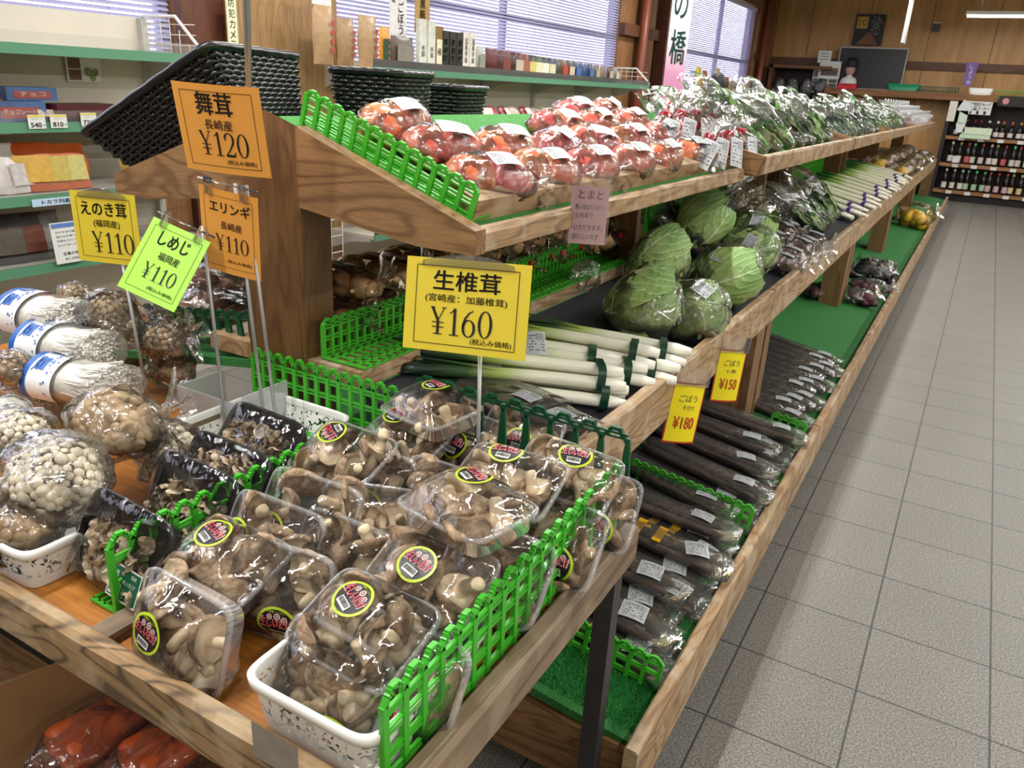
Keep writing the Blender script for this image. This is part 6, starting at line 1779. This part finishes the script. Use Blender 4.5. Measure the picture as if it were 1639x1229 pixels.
pb_ = thing('purple_banner', 'small purple vertical hanging sign before the back wall', 'sign', T(P(1553, 119, Y=15.0))); m = MB(); m.prism([(-.085, .17), (.085, .17), (.045, -.17), (-.06, -.17)], .006); m.build('cloth', plain('purple cloth', '#75559c', .6), pb_); m = MB()
for i, c in enumerate('しょうゆ'): write(m, c, 0, .11 - .075 * i, None, .06, .004, 0, T(0, -.004, 0) @ RX(90))
m.build('lettering', PAPER, pb_)
# bottle shelf
SY = 14.95
sh = thing('bottle_shelf', 'dark bottle shelf with wooden boards along the back wall', 'shelf', T(1.3, 15.1, 0)); DKB = plain('dark cabinet', '#241a16', .6)
x0, x1 = -.33, 3.6
m = MB(); m.bx(x0, x1, 15.33, 15.36, 0, 1.53); part(m, 'back_panel', DKB, sh); m = MB(); m.bx(x0 - .06, x0, SY, 15.36, 0, 1.53); part(m, 'side_panel', DKB, sh); m = MB(); m.bx(x0, x1, SY + .03, 15.3, 0, .1); part(m, 'plinth', plain('black plinth', '#0d0c0c', .7), sh)
LV = (.17, .585, 1.0)
BW = wood('bottle shelf wood', '#a9794a', '#7d5228', 'X', .6)
for z in LV: m = MB(); m.bx(x0, x1, SY - .01, 15.33, z - .05, z); part(m, 'shelf_board', BW, sh)
SOY = plain('soy sauce glass', '#120b0a', .12)
def bottle_proto(cap, lab, h):
    t = thing('sauce_bottle', 'x', 'bottle', T(0, 0, 0), 'sauce bottles on the back shelf'); s = h / .3
    m = MB(); m.lathe([(0, 0), (.036, 0), (.038, .01), (.038, .17 * s), (.03, .205 * s), (.015, .235 * s), (.0135, .27 * s)], 14); m.build('glass', SOY, t)
    m = MB(); m.lathe([(.0155, .262 * s), (.0165, .264 * s), (.0165, .298 * s), (0, .3 * s)], 12); m.build('cap', plain('cap ' + cap, cap, .4), t)
    m = MB(); m.lathe([(.0388, .03), (.0388, .11 * s)], 14); m.build('sticker', plain('bottle label ' + lab, lab, .5, .12, 60), t)
    return t
PR = {}
n_b = 0
for lv, z in enumerate(LV):
    for i in range(15):
        x = -.2 + i * .105 + .012 * ((i * 7) % 3)
        cap, lab = [[('#d8d8d0', '#d8d6cc'), ('#6fcf86', '#a9c4a4'), ('#c94050', '#c8a9b0'), ('#b8c070', '#d4c090')][min(3, i // 3)], [('#d8d8d0', '#d8d6cc'), ('#b8b048', '#d8d2c0'), ('#c8384a', '#c8555c'), ('#62d884', '#c6c9bc'), ('#c03a4c', '#d0bcbc')][i % 5], [('#d8902c', '#d8d4d8'), ('#8a3038', '#d0ccd4'), ('#d8d8d0', '#dcd8d8'), ('#c8502c', '#d8c8c0')][(i // 2) % 4]][lv]
        key = (cap, lab, lv); lb = '%s sauce bottle from the left on the %s shelf board' % (ORD[i], ['lowest', 'middle', 'upper'][lv])
        M = T(x, SY + .06 + .02 * (i % 2), z)
        if key not in PR: PR[key] = bottle_proto(cap, lab, .33 if lv < 2 else .26); PR[key].matrix_world = M; PR[key]['label'] = lb
        else: dup(PR[key], M, lb)
    for i in range(6):
        t = thing('shelf_tag', '%s white tag from the left on the %s bottle board edge' % (ORD[i], ['lowest', 'middle', 'upper'][lv]), 'price tag', T(-.1 + i * .27, SY - .014, z - .03), 'tags on the bottle boards'); m = MB(); m.box((0, 0, 0), (.085, .003, .05)); m.build('sheet', PAPER, t)
s1 = flat('shelf_sign', 'white sign with bold black lettering at the top of the bottle shelf', 'sign', 1566, 173, SY - .03, .36, .19, PAPER, 'signs on the bottle shelf'); m = MB(); Q = T(0, -.008, 0) @ RX(90)
write(m, '生活研究グループ', 0, .055, .32, .05, .002, 0, Q, .02); write(m, '加工品コーナー', 0, -.005, .3, .055, .002, 0, Q, .02)
for i in range(3): m.box(((i - 1) * .1, -.008, -.065), (.035, .003, .045))
m.build('lettering', INK, s1)
for k, (px, py, w, h, c, rz, lb) in enumerate([(1546, 172, .18, .17, '#d3d6da', 25, 'tilted pale blue note left of the white sign'), (1541, 188, .12, .2, '#cfe0cc', 0, 'pale green notice below the tilted note'), (1537, 204, .12, .15, '#dcdcdc', -10, 'curled white paper left of the upper bottles'), (1564, 210, .4, .1, '#d4e2c4', 0, 'row of pale green cards under the upper bottles'), (1560, 219, .42, .06, '#c6dcbc', 0, 'lower row of pale green cards under the upper bottles'), (1524, 178, .11, .3, '#d8d6c4', 0, 'tall pale calendar board at the cabinet side'), (1530, 255, .1, .1, '#d8d4d8', 0, 'small white box at the left of the middle bottles')]):
    t = thing('paper_notice', lb, 'notice', T(P(px, py, Y=SY - .05)) @ RY(rz), 'signs on the bottle shelf'); m = MB(); m.box((0, 0, 0), (w, .006, h)); m.build('sheet', plain('notice ' + c, c, .6, .1, 30), t)
s2 = flat('shelf_sign', 'black sign with white lettering at the right end of the bottle shelf', 'sign', 1628, 163, SY - .03, .5, .15, plain('black sign', '#1a1614', .5), 'signs on the bottle shelf'); m = MB(); m.lathe([(.045, 0), (0, 0)], 20, 0, T(-.15, -.009, 0) @ RX(90)); m.build('pink_mark', plain('pink mark', '#c98a8a', .5), s2)
gb2 = thing('green_basket', 'bright green wire basket above the black sign at right', 'basket', T(P(1632, 152, Y=15.05))); m = MB()
for i in range(14): m.box((-.3 + i * .046, 0, 0), (.008, .2, .09))
m.box((0, 0, .045), (.62, .21, .01)); m.box((0, 0, -.045), (.62, .21, .01)); m.build('wires', GRN, gb2)
cm_ = thing('security_camera', 'small black security camera on an arm high on the back wall', 'camera', T(P(1498, 44, Y=15.2))); m = MB(); m.box((0, 0, 0), (.10, .12, .11)); m.build('body', plain('camera black', '#141414', .4), cm_); m = MB(); m.box((0, .09, .06), (.1, .14, .04)); m.build('mount', WHITE, cm_)
hs = thing('hanging_strip', 'thin pale edge-on notice hanging from the ceiling', 'sign', T(P(1454, 28, Y=12.0))); m = MB(); m.bx(-.012, .012, -.14, .14, -.3, .5); m.build('sheet', WHITE, hs); m = MB(); m.tube([(0, 0, .5), (0, 0, ZC - hs.location.z)], .003, 5); m.build('cord', METAL, hs)
# dark wooden cabinet in the far corner
cc = thing('corner_cabinet', 'open wooden cabinet with bagged goods in the far left corner', 'cabinet', T(-2.75, 15.1, 0)); WC = wood('cabinet wood', '#7c5230', '#57361c', 'X', .6)
for nm, b in {'side_panel': (-3.25, -3.2, 14.9, 15.36, 0, 1.95), 'top_board': (-3.25, -2.25, 14.9, 15.36, 1.9, 1.95), 'back_panel': (-3.25, -2.25, 15.33, 15.36, 0, 1.9), 'shelf_board': (-3.2, -2.25, 14.9, 15.33, 1.4, 1.43), 'lower_panel': (-3.2, -2.25, 14.9, 14.93, 0, 1.4)}.items():
    m = MB(); m.bx(*b); part(m, nm, WC if nm != 'back_panel' else DKB, cc)
for i in range(4):
    t = thing('goods_bag', '%s dark shiny bag from the left in the corner cabinet' % ORD[i], 'bag', T(-3.08 + i * .23, 15.05, 1.43), 'bags in the corner cabinet'); m = MB(); m.ball((0, 0, .16), (.1, .06, .16), 14, 10); m.build('contents', plain('dark goods', '#2e2a2c', .4, .4, 20), t); f = MB(); blob(f, (.11, .07, .17), i, .15, 2, 0, T(0, 0, .165)); f.build('bag', BAGF2, t)
# shopper behind the stand: only the dark hair shows over the greens
pe = thing('person', 'person behind the vegetable stand, only the dark hair showing over the greens', 'person', T(-2.35, 6.55, 0))
hz_ = P(1150, 116, X=-2.35); pe.location = (-2.35, hz_.y, 0); H_ = hz_.z
me = bpy.data.meshes.new('body')
jn = [(0, 0, .92, .13), (0, 0, 1.1, .13), (0, 0, 1.28, .14), (0, 0, 1.40, .055), (0, .02, 1.47, .085), (0, .02, 1.56, .085), (.17, 0, 1.3, .055), (.23, .05, 1.05, .042), (.22, -.14, .86, .034), (.22, -.2, .80, .03), (-.17, 0, 1.3, .055), (-.23, .05, 1.05, .042), (-.22, -.14, .86, .034), (-.22, -.2, .80, .03), (.09, 0, .82, .085), (.1, -.02, .45, .06), (.1, .02, .08, .045), (.1, -.14, .04, .04), (-.09, 0, .82, .085), (-.1, -.02, .45, .06), (-.1, .02, .08, .045), (-.1, -.14, .04, .04)]
k_ = (H_ - .01) / 1.64
me.from_pydata([(a * k_, b * k_, c * k_) for a, b, c, r in jn], [(0, 1), (1, 2), (2, 3), (3, 4), (4, 5), (2, 6), (6, 7), (7, 8), (8, 9), (2, 10), (10, 11), (11, 12), (12, 13), (0, 14), (14, 15), (15, 16), (16, 17), (0, 18), (18, 19), (19, 20), (20, 21)], [])
bo = put(me, 'body', pe); me.materials.append(plain('dark jacket cloth', '#25242a', .8))
bo.modifiers.new('Skin', 'SKIN')
for v, j in zip(me.skin_vertices[0].data, jn): v.radius = (j[3] * k_, j[3] * k_)
me.skin_vertices[0].data[0].use_root = True
bo.modifiers.new('Subdivision', 'SUBSURF').levels = 2
m = MB(); m.ball((0, .02, 1.535), (.097, .112, .115), 18, 12, 0, None, lambda p: p * (1 + .04 * nz(p, 5))); m.v = [tuple(Vector(v) * k_) for v in m.v]; m.build('hair', plain('black hair', '#0f0f12', .6), pe)
